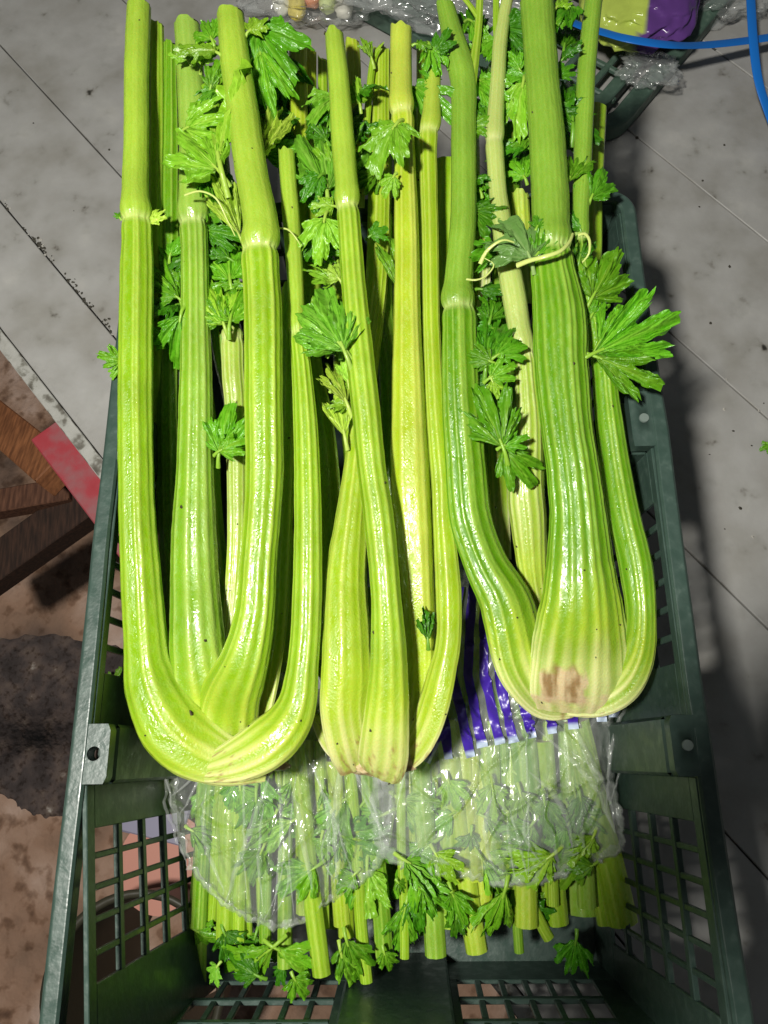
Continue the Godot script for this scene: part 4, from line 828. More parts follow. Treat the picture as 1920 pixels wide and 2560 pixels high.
func film_h(x: float, z: float) -> float:
	var h := lerpf(0.141, 0.112, smoothstep(-0.05, 0.15, z))
	# long soft folds and a few sharp creases that run together towards the hem
	var a := x + 0.35 * (x + 0.015) * (z - 0.02)
	var soft := fold.get_noise_2d(a * 520.0 + z * 90.0, z * 150.0)
	var c1 := absf(fold.get_noise_2d(a * 420.0 + z * 330.0 + 71.0, z * 160.0 - a * 120.0))
	var c2 := absf(fold.get_noise_2d(a * 330.0 - z * 420.0 + 11.0, z * 260.0 + a * 200.0))
	return h + 0.006 * soft + 0.0075 * maxf(0.0, 1.0 - c1 * 7.0) + 0.0065 * maxf(0.0, 1.0 - c2 * 8.0) + 0.0014 * fold.get_noise_2d(x * 2600.0, z * 1300.0)


func outline(flat: Array, m: int) -> PackedVector2Array:
	var n := flat.size() / 2
	var o := PackedVector2Array()
	for k in m:
		var t := float(k) / m * n
		var i := int(t)
		var q := []
		for j in [-1, 0, 1, 2]:
			var w: int = (i + j + n) % n
			q.append(Vector2(flat[w * 2], flat[w * 2 + 1]) * 0.001)
		o.append(q[1].cubic_interpolate(q[2], q[0], q[3], t - i))
	return o


func bag_mesh(flat: Array, seed_: int) -> ArrayMesh:
	var m := 230
	var o := outline(flat, m)
	var mid := Vector2.ZERO
	for q in o: mid += q / m
	var p := PackedVector3Array()
	var c := PackedColorArray()
	var u := PackedVector2Array()
	var rings := 76
	for i in rings:
		var f := minf(1.0, float(i) / (rings - 5))
		var under := maxf(0.0, float(i - (rings - 5)) / 4.0)
		for k in m + 1:
			var e := o[k % m]
			var wave := 1.0 + 0.018 * f * fold.get_noise_2d(k % m * 9.0, seed_ * 50.0)
			var q := mid.lerp(e, f * wave - under * 0.06)
			var h := film_h(q.x, q.y) - 0.014 * pow(f, 5.0) - 0.016 * under
			p.append(Vector3(q.x, h, q.y))
			c.append(Color.WHITE)
			u.append(Vector2(q.x * 9.0, q.y * 3.2))
	var acc := Acc.new()
	acc.grid(p, c, u, m + 1, rings, true, true)
	return acc.mesh()


# hem and folds where the film lies double
func bag_folds(bag: Node3D, flat: Array, seed_: int, count: int) -> void:
	var m := 230
	var o := outline(flat, m)
	var mid := Vector2.ZERO
	for q in o: mid += q / m
	var hem := Acc.new()
	var p := PackedVector3Array()
	var c := PackedColorArray()
	var u := PackedVector2Array()
	for i in 5:
		for k in m + 1:
			var e := o[k % m]
			var wave := 1.0 + 0.018 * fold.get_noise_2d(k % m * 9.0, seed_ * 50.0)
			var w := 0.075 + 0.05 * fold.get_noise_2d(k % m * 5.0, seed_ * 20.0 + 7.0)
			var q := mid.lerp(e, wave * (1.004 - w * i / 4.0))
			p.append(Vector3(q.x, film_h(q.x, q.y) - 0.014 * pow(1.0 - w * i / 4.0, 5.0) + 0.0012 + 0.0022 * sin(i * PI / 4.0), q.y))
			c.append(Color.WHITE)
			u.append(Vector2(q.x * 9.0, q.y * 3.2))
	hem.grid(p, c, u, m + 1, 5, true, true)
	part("hem", hem.mesh(), M.film_double, bag)
	rng.seed = 300 + seed_
	for k in count:
		var e := o[int(rng.randf() * m)]
		if e.y < mid.y - 0.03: continue
		var a := mid.lerp(e, rng.randf_range(0.80, 0.97))
		var b := Vector2(lerpf(a.x, mid.x, rng.randf_range(-0.5, 0.8)), a.y - rng.randf_range(0.035, 0.13))
		var bend := rng.randf_range(-0.010, 0.010)
		var width := rng.randf_range(0.0007, 0.0017) * (1.8 if rng.randf() < 0.2 else 1.0)
		var acc := Acc.new()
		var fp := PackedVector3Array()
		var fc := PackedColorArray()
		var fu := PackedVector2Array()
		var n := 36
		var dir := (b - a).normalized()
		var side := Vector2(-dir.y, dir.x)
		for j in n:
			var f := float(j) / (n - 1)
			var q := a.lerp(b, f) + side * (bend * sin(f * PI))
			var w := width * pow(sin(clampf(f, 0.02, 0.98) * PI), 0.6)
			for i in 5:
				var r := q + side * (w * (i - 2) / 2.0)
				fp.append(Vector3(r.x, film_h(q.x, q.y) + 0.0006 + w * 0.9 * (1.0 - pow(absf(i - 2.0) / 2.0, 1.6)), r.y))
				fc.append(Color.WHITE)
				fu.append(r * 9.0)
		acc.grid(fp, fc, fu, 5, n, false)
		part("fold", acc.mesh(), M.film_double, bag)


func lump(acc: Acc, o: Vector3, x: Vector3, y: Vector3, z: Vector3, rough: float, seed_: int, paint = null, w := 40, h := 22, expo := 0.8) -> void:
	var p := PackedVector3Array()
	var c := PackedColorArray()
	var u := PackedVector2Array()
	for j in h:
		var la := lerpf(-PI / 2, PI / 2, float(j) / (h - 1))
		for i in w + 1:
			var lo := TAU * (i % w) / w
			var dx := signf(cos(lo)) * pow(absf(cos(lo)), expo) * pow(cos(la), 0.8)
			var dz := signf(sin(lo)) * pow(absf(sin(lo)), expo) * pow(cos(la), 0.8)
			var dy := sin(la)
			var k := 1.0 + rough * wob.get_noise_3d(dx * 60.0 + seed_ * 31.0, dy * 60.0, dz * 60.0) + rough * 0.5 * (0.5 - absf(fold.get_noise_3d(dx * 70.0, dy * 70.0 + seed_ * 11.0, dz * 70.0)) * 2.0)
			p.append(o + (x * dx + y * dy + z * dz) * k)
			c.append(paint.call(dx, dy, dz) if paint != null else Color.WHITE)
			u.append(Vector2(dx + dy * 0.5, dz))
	acc.grid(p, c, u, w + 1, h, true)


# ---------------------------------------------------------------- crate

func wall(crate: Node3D, o: Vector3, U: Vector3, D: Vector3, width: float, depth: float, hu: Array, hd: Array) -> void:
	# hu, hd: first hole, pitch, count, hole size along the wall and down the wall
	var N := U.cross(D).normalized()
	var th := 0.0016
	var acc := Acc.new()
	var rect: Callable = func(a: Acc, u0: float, u1: float, d0: float, d1: float, t: float, ch: float):
		a.box(o + U * (u0 + u1) * 0.5 + D * (d0 + d1) * 0.5, U * (u1 - u0) * 0.5, D * (d1 - d0) * 0.5, N * t, ch)
	var u_end: float = hu[0] + hu[1] * (hu[2] - 1) + hu[3]
	var d_end: float = hd[0] + hd[1] * (hd[2] - 1) + hd[3]
	rect.call(acc, 0.0, width, 0.0, hd[0], th, 0.0005)
	rect.call(acc, 0.0, width, d_end, depth, th, 0.0005)
	rect.call(acc, 0.0, hu[0], hd[0], d_end, th * 0.98, 0.0005)
	rect.call(acc, u_end, width, hd[0], d_end, th * 0.98, 0.0005)
	part("wall_panel", acc.mesh(), M.crate, crate)
	for k in hu[2] - 1:
		var a := Acc.new()
		rect.call(a, hu[0] + hu[1] * k + hu[3], hu[0] + hu[1] * (k + 1), hd[0] - 0.0004, d_end + 0.0004, th * 0.9, 0.0006)
		part("bar", a.mesh(), M.crate, crate)
	for k in hd[2] - 1:
		var a := Acc.new()
		rect.call(a, hu[0] - 0.0004, u_end + 0.0004, hd[0] + hd[1] * k + hd[3], hd[0] + hd[1] * (k + 1), th * 1.25, 0.0006)
		part("bar", a.mesh(), M.crate, crate)


func sweep_loop(acc: Acc, path: PackedVector3Array, prof: PackedVector2Array, closed: bool) -> void:
	var dense := PackedVector2Array()
	for k in prof.size():
		var a := prof[k]
		var b := prof[(k + 1) % prof.size()]
		dense.append(a)
		dense.append(a.lerp(b, 0.12))
		dense.append(a.lerp(b, 0.88))
	dense.append(prof[0])
	var p := PackedVector3Array()
	var c := PackedColorArray()
	var u := PackedVector2Array()
	var n := path.size()
	var s := 0.0
	for k in n:
		var t := path[(k + 1) % n] - path[(k - 1 + n) % n] if closed else path[mini(k + 1, n - 1)] - path[maxi(k - 1, 0)]
		t.y = 0.0
		t = t.normalized()
		var out := t.cross(Vector3.UP)
		if k: s += path[k].distance_to(path[k - 1])
		for q in dense.size():
			p.append(path[k] + out * dense[q].x + Vector3.UP * dense[q].y)
			c.append(Color.WHITE)
			u.append(Vector2(dense[q].x + dense[q].y, s))
	acc.grid(p, c, u, dense.size(), n, true, false, closed)


func build_crate() -> void:
	var crate := thing("vegetable_crate", "dark green plastic crate with grid walls and a bent left side, holding celery", "crate")
	var x0 := -0.2145
	var x1 := 0.185
	var z0 := -0.422
	var z1 := 0.196
	# rim
	var path := PackedVector3Array()
	var r := 0.022
	for cn in [[x1 - r, z0 + r, -PI / 2], [x1 - r, z1 - r, 0.0], [x0 + r, z1 - r, PI / 2], [x0 + r, z0 + r, PI]]:
		for k in 9:
			var a: float = cn[2] + PI / 2 * k / 8.0
			path.append(Vector3(cn[0] + cos(a) * r, RIM, cn[1] + sin(a) * r))
	var full := PackedVector3Array()
	for k in path.size():
		var b := path[(k + 1) % path.size()]
		var m := maxi(1, int(path[k].distance_to(b) / 0.02))
		for j in m:
			var q := path[k].lerp(b, float(j) / m)
			q += Vector3(0.0009, 0.0007, 0) * wob.get_noise_2d(q.x * 300.0, q.z * 300.0)
			full.append(q)
	full.reverse()
	var prof := PackedVector2Array([Vector2(-0.0115, -0.002), Vector2(-0.0100, 0), Vector2(-0.0020, 0), Vector2(0, -0.0018), Vector2(0, -0.015), Vector2(-0.0018, -0.015), Vector2(-0.0022, -0.0040), Vector2(-0.0092, -0.0040), Vector2(-0.0094, -0.012), Vector2(-0.0115, -0.012)])
	var acc := Acc.new()
	var flipped := PackedVector2Array()
	for q in prof: flipped.append(Vector2(q.x, q.y))
	sweep_loop(acc, full, flipped, true)
	part("rim", acc.mesh(), M.crate, crate)
	# long walls
	var tp := 0.087
	var depth := 0.236
	for side in [-1.0, 1.0]:
		var xi: float = x0 + 0.011 if side < 0 else x1 - 0.011
		var D := Vector3(-side * tp, -1, 0).normalized()
		var U := Vector3(0, 0, 1)
		wall(crate, Vector3(xi, RIM - 0.004, -0.402), U, D, 0.159, depth, [0.020, 0.019, 6, 0.0145], [0.008, 0.037, 4, 0.031])
		wall(crate, Vector3(xi, RIM - 0.004, -0.203), U, D, 0.181, depth, [0.038, 0.019, 6, 0.0145], [0.008, 0.037, 4, 0.031])
		if side < 0:
			var a := Vector3(xi, RIM - 0.003, 0.014)
			var b := Vector3(xi + 0.020, RIM - 0.003, 0.178)
			wall(crate, a, (b - a).normalized(), D, 0.165, depth, [0.026, 0.0178, 5, 0.0140], [0.010, 0.037, 5, 0.031])
		else:
			wall(crate, Vector3(xi, RIM - 0.004, 0.014), U, D, 0.165, depth, [0.026, 0.0178, 6, 0.0140], [0.010, 0.037, 5, 0.031])
		for zz in [[-0.245, -0.203], [-0.0225, 0.0135]]:
			var a := Acc.new()
			var zc: float = (zz[0] + zz[1]) * 0.5
			var hz: float = (zz[1] - zz[0]) * 0.5
			a.box(Vector3(xi - side * 0.007, RIM - 0.014, zc) + D * 0.112, Vector3(0.0072, 0, 0), D * 0.112, Vector3(0, 0, hz), 0.002)
			part("post", a.mesh(), M.crate, crate)
			# lug flush with the rim, with a round hole or a screw boss
			var lug := Acc.new()
			var ring := PackedVector3Array()
			var cc := PackedColorArray()
			var uu := PackedVector2Array()
			var cx: float = xi - side * 0.0050
			var hole: bool = side < 0 and zz[0] > -0.1
			for row in 4:
				for k in 33:
					var an := TAU * (k % 32) / 32.0
					var q := Vector3(cos(an), 0, sin(an))
					var rr := 0.0044 if hole else 0.0
					if row >= 2:
						var m := 1.0 / maxf(absf(q.x) / 0.0093, absf(q.z) / hz)
						q = Vector3(q.x * m, 0, q.z * m)
					else:
						q *= rr
					var y := RIM - 0.0003
					if row == 0: y -= 0.012
					if row == 3: y -= 0.010
					ring.append(Vector3(cx, y, zc) + q)
					cc.append(Color.WHITE)
					uu.append(Vector2(q.x, q.z))
			for pair in [[0, 1], [1, 2], [2, 3]]:
				lug.grid(ring.slice(pair[0] * 33, pair[1] * 33 + 33), cc.slice(0, 66), uu.slice(pair[0] * 33, pair[1] * 33 + 33), 33, 2, true, true)
			var lo := part("lug", lug.mesh(), M.crate, crate)
			if not hole:
				var bs := Acc.new()
				var pth := PackedVector3Array([Vector3(0, -0.001, 0), Vector3(0, 0.0010, 0)])
				tube(bs, pth, 0.0036, 0.0036, 20, Color.WHITE, 0.9, Vector3.RIGHT)
				var boss := part("boss", bs.mesh(), M.boss, lo)
				boss.position = Vector3(cx, RIM, zc)
		for zz in [[-0.419, -0.402], [0.179, 0.193]]:
			var a := Acc.new()
			a.box(Vector3(xi, RIM - 0.006, (zz[0] + zz[1]) * 0.5) + D * 0.116, Vector3(0.0015, 0, 0), D * 0.114, Vector3(0, 0, (zz[1] - zz[0]) * 0.5), 0.0006)
			part("corner_post", a.mesh(), M.crate, crate)
	# short walls
	for side in [-1.0, 1.0]:
		var zi: float = z0 + 0.011 if side < 0 else z1 - 0.009
		var D := Vector3(0, -1, -side * tp).normalized()
		wall(crate, Vector3(x0 + 0.014, RIM - 0.004, zi), Vector3(1, 0, 0), D, 0.145, depth, [0.032, 0.0185, 6, 0.0138], [0.006, 0.0385, 5, 0.033])
		wall(crate, Vector3(x1 - 0.014 - 0.145, RIM - 0.004, zi), Vector3(1, 0, 0), D, 0.145, depth, [0.006, 0.0185, 6, 0.0138], [0.006, 0.0385, 5, 0.033])
		var a := Acc.new()
		a.box(Vector3(-0.015, RIM - 0.006, zi - side * 0.004) + D * 0.116, Vector3(0.0405, 0, 0), D * 0.115, Vector3(0, 0, 0.005), 0.002)
		part("post", a.mesh(), M.crate, crate)
	var fl := Acc.new()
	fl.box(Vector3(-0.015, 0.006, -0.113), Vector3(0.176, 0, 0), Vector3(0, 0.002, 0), Vector3(0, 0, 0.288), 0.001)
	part("crate_floor", fl.mesh(), M.crate, crate)


# ---------------------------------------------------------------- table, floor and what lies around

func build_table() -> void:
	var t := thing("market_table", "grey stained table top of wide slabs under the green crate", "table")
	var A := Vector3(0.636, 0, 0.772)       # along the slabs
	var B := Vector3(0.772, 0, -0.636)      # across them, away from the viewer
	var cuts := [-0.0690, -0.0535, 0.039, 0.171, 0.338, 0.507, 0.676, 0.848, 1.02, 1.20, 1.38, 1.56]
	for k in cuts.size() - 1:
		var gap := 0.0008 if k else 0.0004
		var a := Acc.new()
		var w: float = (cuts[k + 1] - cuts[k]) * 0.5 - gap
		var mid: float = (cuts[k + 1] + cuts[k]) * 0.5
		var drop := 0.0012 if k == 0 else rng.randf_range(0.0, 0.0006)
		a.box(A * 0.25 + B * mid + Vector3(0, -0.012 - drop, 0), A * 1.75, Vector3(0, 0.012, 0), B * w, 0.0008)
		part("edge_strip" if k == 0 else "slab", a.mesh(), M.edge if k == 0 else M.table, t)
	var ap := Acc.new()
	ap.box(A * 0.25 + B * 0.76 + Vector3(0, -0.032, 0), A * 1.74, Vector3(0, 0.0065, 0), B * 0.80, 0.001)
	part("underlay", ap.mesh(), M.dark_wood, t)
	# crumbs of dried dirt caught in the seams and scattered on the slabs
	var cr := Acc.new()
	for k in 520:
		var q := Vector3.ZERO
		if k < 330:
			q = A * rng.randf_range(-0.85, -0.28) + B * (0.039 + absf(rng.randfn(0.0, 0.0035)))
			if fold.get_noise_2d(q.x * 700.0, q.z * 700.0) < -0.12: continue
		elif k < 400:
			q = A * rng.randf_range(-0.7, 0.3) + B * (cuts[1 + rng.randi() % 8] + rng.randfn(0.0, 0.003))
		else:
			q = A * rng.randf_range(-0.9, 0.5) + B * rng.randf_range(0.0, 0.85)
		var r := rng.randf_range(0.0006, 0.0021)
		var dark := rng.randf() < 0.72
		lump(cr, q, Vector3(r, 0, r * 0.4), Vector3(0, r * 0.4, 0), Vector3(-r * 0.3, 0, r * rng.randf_range(0.5, 1.5)), 0.5, k, func(_a, _b, _c): return Color(0.05, 0.045, 0.035) if dark else Color(0.42, 0.41, 0.37), 6, 4, 1.0)
	part("dirt_crumbs", cr.mesh(), M.veg, t).set_meta("kind", "stuff")
	var rail := Acc.new()
	rail.box(A * 0.25 + B * -0.055 + Vector3(0, -0.085, 0), A * 1.73, Vector3(0, 0.045, 0), B * 0.011, 0.001)
	part("rail", rail.mesh(), M.pink_wood, t)
	for q in [-1.2, 1.6]:
		for w in [0.0, 1.45]:
			var lg := Acc.new()
			lg.box(A * q + B * w + Vector3(0, -0.34, 0), A * 0.03, Vector3(0, 0.30, 0), B * 0.03, 0.002)
			part("leg", lg.mesh(), M.dark_wood, t)


func beam(called: String, a: Vector3, b: Vector3, wide: float, thick: float, m: Material, parent: Node3D, up := Vector3.UP) -> void:
	var t := (b - a).normalized()
	var nn := (up - t * up.dot(t)).normalized()
	var acc := Acc.new()
	acc.box((a + b) * 0.5, t.cross(nn) * wide * 0.5, nn * thick * 0.5, (b - a) * 0.5, 0.0015)
	part(called, acc.mesh(), m, parent)


func build_surroundings() -> void:
	var fl := PlaneMesh.new()
	fl.size = Vector2(7, 7)
	var f := struct("floor", fl, M.floor)
	f.position = Vector3(0, -0.62, -0.3)
	var patch := Acc.new()
	var pp: PackedVector3Array = points([-964.1,-616,-187.6,-701.9,-616,-219.1,-552.2,-616,-201.9,-429.9,-616,-135.8,-433.4,-616,-0.5,-532.1,-616,56.5,-604,-616,90.6,-660.4,-616,80.5,-720.2,-616,51.1,-908.3,-616,90.4])
	var pf := []
	for q in pp: pf.append_array([q.x * 1000.0, q.z * 1000.0])
	var po := outline(pf, 160)
	var pm := Vector2.ZERO
	for q in po: pm += q / 160.0
	var pv := PackedVector3Array()
	for row in [[0.0, 0.0], [0.5, 0.001], [0.95, 0.0], [1.0, -0.005]]:
		for k in 161:
			var q := pm.lerp(po[k % 160], row[0] * (1.0 + 0.05 * wob.get_noise_2d(k % 160 * 7.0, 5.0) + 0.006 * wob.get_noise_2d(k % 160 * 50.0, 9.0)))
			pv.append(Vector3(q.x, -0.616 + row[1], q.y))
	var pcol := PackedColorArray()
	pcol.resize(pv.size())
	pcol.fill(Color.WHITE)
	var puv := PackedVector2Array()
	for q in pv: puv.append(Vector2(q.x, q.z))
	patch.grid(pv, pcol, puv, 161, 4, true, true)
	struct("ground_patch", patch.mesh(), M.dark_ground)
	# stool beside the table
	var st := thing("wooden_stool", "low wooden stool with a worn red painted seat, beside the table edge", "stool")
	var A := Vector3(0.636, 0, 0.772)
	var B := Vector3(0.772, 0, -0.636)
	var red: PackedVector3Array = points([-427.1,-70,-368.6,-404.6,-70,-380.9,-345.3,-70,-292,-356.3,-70,-264.7])
	var sc := (red[0] + red[1] + red[2] + red[3]) * 0.25
	beam("seat", red[0].lerp(red[1], 0.5), red[0].lerp(red[1], 0.5) + A * 0.34, 0.052, 0.022, M.red, st)
	var w1: PackedVector3Array = points([-618,-230,-493.9,-420.8,-110,-334])
	beam("leg", w1[0], w1[1], 0.050, 0.035, M.wood, st)
	var w2: PackedVector3Array = points([-609.7,-240,-335.3,-458,-230,-355.6])
	beam("stretcher", w2[0], w2[1], 0.034, 0.030, M.wood_dark, st)
	var w3: PackedVector3Array = points([-627.7,-300,-235,-433,-240,-345.6])
	beam("leg", w3[0], w3[1], 0.055, 0.040, M.dark_wood, st)
	# things on the floor seen through the crate's left wall
	var tub := thing("round_tub", "pink plastic tub standing on the floor left of the crate", "tub")
	var tc: PackedVector3Array = points([-368.6,-470,145.6])
	var ta := Acc.new()
	var ring := PackedVector3Array([tc[0] - Vector3(0, 0.19, 0), tc[0] - Vector3(0, 0.02, 0), tc[0]])
	tube(ta, ring, 0.062, 0.062, 40, Color.WHITE, 1.12, Vector3.RIGHT)
	part("body", ta.mesh(), M.pink, tub)
	var box := thing("storage_box", "pale lavender box on the floor behind the pink tub", "box")
	var bc: PackedVector3Array = points([-369.9,-480,92.8])
	var ba := Acc.new()
	ba.box(bc[0] - Vector3(0.02, 0.06, 0.02), Vector3(0.05, 0, 0.012), Vector3(0, 0.06, 0), Vector3(-0.008, 0, 0.035), 0.006)
	part("body", ba.mesh(), M.lavender, box)
	var lid := Acc.new()
	lid.box(bc[0] + Vector3(-0.02, 0.006, -0.02), Vector3(0.053, 0, 0.0127), Vector3(0, 0.006, 0), Vector3(-0.0085, 0, 0.037), 0.003)
	part("lid", lid.mesh(), M.lavender, box)
	var bucket := thing("bucket", "dark olive bucket on the floor, half hidden by the crate corner", "bucket")
	var kc: PackedVector3Array = points([-354.4,-330,273.8])
	var ka := Acc.new()
	var kp := PackedVector3Array()
	var kcol := PackedColorArray()
	var kuv := PackedVector2Array()
	for row in [[0.086, -0.28], [0.112, -0.006], [0.116, 0.0], [0.108, 0.0], [0.104, -0.006], [0.080, -0.27]]:
		for k in 49:
			var an := TAU * (k % 48) / 48.0
			kp.append(kc[0] + Vector3(cos(an) * row[0], row[1], sin(an) * row[0]))
			kcol.append(Color.WHITE)
			kuv.append(Vector2(k / 12.0, row[1]))
	ka.grid(kp, kcol, kuv, 49, 6, true, true)
	part("shell", ka.mesh(), M.olive, bucket)
	# loose leaves
	var la := part("leaf_scrap", leaf_mesh(points([381.9,4,-301.2])[0], points([366.6,5,-297.6])[0], 0.9, 0, 0, 0.2, 901), M.leaf)
	tag(la, "small green leaf scrap lying on the grey table right of the crate", "leaf scrap")
	var lb := part("leaf_scrap", leaf_mesh(points([13,227,-73.3])[0], points([11.5,232,-97])[0], 0.42, 2, 20, 0.1, 902), M.leaf)
	tag(lb, "small dark leaf scrap stuck to the pale stalk of the middle bunch", "leaf scrap")
	var lc := part("leaf_scrap", leaf_mesh(points([-526.5,-600,-118.6])[0], points([-509,-590,-158.8])[0], 0.5, 4, 0, 0.2, 903), M.leaf)
	tag(lc, "bright leaf scrap on the floor seen through the left grid wall", "leaf scrap")
	# tray
	var tray := thing("plastic_tray", "flat green plastic tray with rounded corners and a grid, on the table behind the crate", "tray")
	var U := Vector3(0.785, 0, 0.620).normalized()
	var V := Vector3(U.z, 0, -U.x)
	var corner: PackedVector3Array = points([250.9,24,-682.3])
	var c0 := corner[0]
	var tw := 0.42
	var th := 0.60
	var path := PackedVector3Array()
	var r := 0.045
	for cn in [[-r, r, -PI / 2], [-r, th - r, 0.0], [-tw + r, th - r, PI / 2], [-tw + r, r, PI]]:
		for k in 9:
			var an: float = cn[2] + PI / 2 * k / 8.0
			path.append(c0 + U * (cn[0] + cos(an) * r) + V * (cn[1] + sin(an) * r))
	var acc := Acc.new()
	sweep_loop(acc, path, PackedVector2Array([Vector2(-0.022, -0.002), Vector2(-0.020, 0), Vector2(-0.002, 0), Vector2(0, -0.002), Vector2(0, -0.020), Vector2(-0.022, -0.020)]), true)
	part("border", acc.mesh(), M.tray, tray)
	var inner := Acc.new()
	var path2 := PackedVector3Array()
	for cn in [[-r - 0.01, r + 0.01, -PI / 2], [-r - 0.01, th - r - 0.01, 0.0], [-tw + r + 0.01, th - r - 0.01, PI / 2], [-tw + r + 0.01, r + 0.01, PI]]:
		for k in 9:
			var an: float = cn[2] + PI / 2 * k / 8.0
			path2.append(c0 - Vector3(0, 0.003, 0) + U * (cn[0] + cos(an) * 0.022) + V * (cn[1] + sin(an) * 0.022))
	sweep_loop(inner, path2, PackedVector2Array([Vector2(-0.016, 0.002), Vector2(-0.014, 0.003), Vector2(-0.002, 0.003), Vector2(0, 0.001), Vector2(0, -0.012), Vector2(-0.016, -0.012)]), true)
	part("inner_border", inner.mesh(), M.tray, tray)
	for k in 8:
		var q := 0.066 + 0.040 * k
		beam("bar", c0 - U * q + V * 0.030 - Vector3(0, 0.007, 0), c0 - U * q + V * (th - 0.030) - Vector3(0, 0.007, 0), 0.008, 0.008, M.tray, tray)
	for k in 13:
		var q := 0.060 + 0.040 * k
		beam("bar", c0 + V * q - U * 0.030 - Vector3(0, 0.007, 0), c0 + V * q - U * (tw - 0.030) - Vector3(0, 0.007, 0), 0.007, 0.0066, M.tray, tray)
	# printed pack on the tray
	var pk := thing("vegetable_pack", "purple and yellow green printed plastic pack of vegetables on the tray", "pack")
	var pc: PackedVector3Array = points([279,58,-798.7,334.9,55,-791.8,280.7,55,-806.1,304.3,46,-778])
	var pa := Acc.new()
	var pd := Vector3(0.25, 0, -0.97)
	var pw := Vector3(0.97, 0, 0.25)
	lump(pa, pc[0] + pd * 0.125, pd * 0.135, Vector3(0, 0.030, 0), pw * 0.074, 0.10, 3, func(dx, _dy, dz): return Color(0.115, 0.045, 0.22) if dz > 0.12 else Color(0.46, 0.58, 0.10), 120, 60, 0.7)
	part("wrapper", pa.mesh(), M.print, pk)
	var pe := Acc.new()
	lump(pe, pc[3] + Vector3(0, -0.012, 0), pd * 0.024, Vector3(0, 0.010, 0), pw * 0.032, 0.4, 8, null, 60, 24)
	part("clear_end", pe.mesh(), M.film, pk)
	var pl := Acc.new()
	lump(pl, pc[0] - pw * 0.075 + pd * 0.03 - Vector3(0, 0.02, 0), pd * 0.07, Vector3(0, 0.012, 0), pw * 0.02, 0.35, 9, func(_a, _b, _c): return Color(0.46, 0.58, 0.10), 40, 20)
	# clear bags
	var cb := thing("clear_bag", "clear plastic bag of pale vegetables on the table behind the left bunch", "bag")
	var bb: PackedVector3Array = points([-109.3,30,-934.5,-124.7,28,-919.2,-134.6,24,-920.1,-117.4,26,-928.3])
	var ca := Acc.new()
	lump(ca, bb[0] + Vector3(0.01, 0.0, -0.02), Vector3(0.10, 0, 0.02), Vector3(0, 0.034, 0), Vector3(-0.012, 0, 0.055), 0.30, 5, null, 90, 44)
	part("film", ca.mesh(), M.film, cb)
	for k in 5:
		var v := Acc.new()
		var cols := [Color(0.75, 0.76, 0.66), Color(0.72, 0.60, 0.10), Color(0.66, 0.24, 0.10), Color(0.62, 0.72, 0.30), Color(0.74, 0.72, 0.62)]
		lump(v, bb[0] + Vector3(-0.035 + 0.020 * k, -0.006, 0.012 * sin(k * 2.1) + 0.006), Vector3(0.012, 0, 0), Vector3(0, 0.013, 0), Vector3(0, 0, 0.021), 0.15, 20 + k, func(_a, _b, _c): return cols[k], 18, 12)
		part("vegetable", v.mesh(), M.veg, cb)
	var cb2 := thing("clear_bag", "crumpled clear plastic bag lying over the tray edge behind the middle bunch", "bag")
	var b2: PackedVector3Array = points([2.9,70,-857.2,61.8,50,-876.4])
	var c2 := Acc.new()
	lump(c2, b2[0] + Vector3(0.03, 0, -0.03), Vector3(0.13, 0, 0.05), Vector3(0, 0.030, 0), Vector3(-0.02, 0, 0.048), 0.45, 12, null, 100, 50)
	part("film", c2.mesh(), M.film, cb2)
	var cb3 := thing("clear_bag", "crumpled clear plastic bag right of the purple pack", "bag")
	var b3: PackedVector3Array = points([426.9,20,-904.3])
	var c3 := Acc.new()
	lump(c3, b3[0], Vector3(0.055, 0, -0.01), Vector3(0, 0.018, 0), Vector3(0.01, 0, 0.025), 0.5, 14, null, 70, 36)
	part("film", c3.mesh(), M.film, cb3)
	# blue straps
	var s1 := Acc.new()
	tube(s1, smooth_path(points([195.1,40,-875,213.1,66,-815.8,240.2,78,-785.8,265.1,86,-764.4,310.2,80,-760.8,366.7,56,-786.4,449.6,36,-817.3,543,30,-841.4]), 0.008), 0.0060, 0.0012, 12, Color.WHITE, 1.0)
	tag(part("plastic_strap", s1.mesh(), M.blue), "bright blue plastic strap lying across the purple pack", "strap", "blue straps")
	var s2 := Acc.new()
	tube(s2, smooth_path(points([439.1,50,-934.9,426.7,56,-854,420.6,54,-794.5,422.5,44,-746.5,434.3,30,-711.7,451.9,18,-662.3,489.5,10,-610.7]), 0.008), 0.0055, 0.0012, 12, Color.WHITE, 1.0)
	tag(part("plastic_strap", s2.mesh(), M.blue), "blue plastic strap hanging down the right edge, over the other strap", "strap", "blue straps")


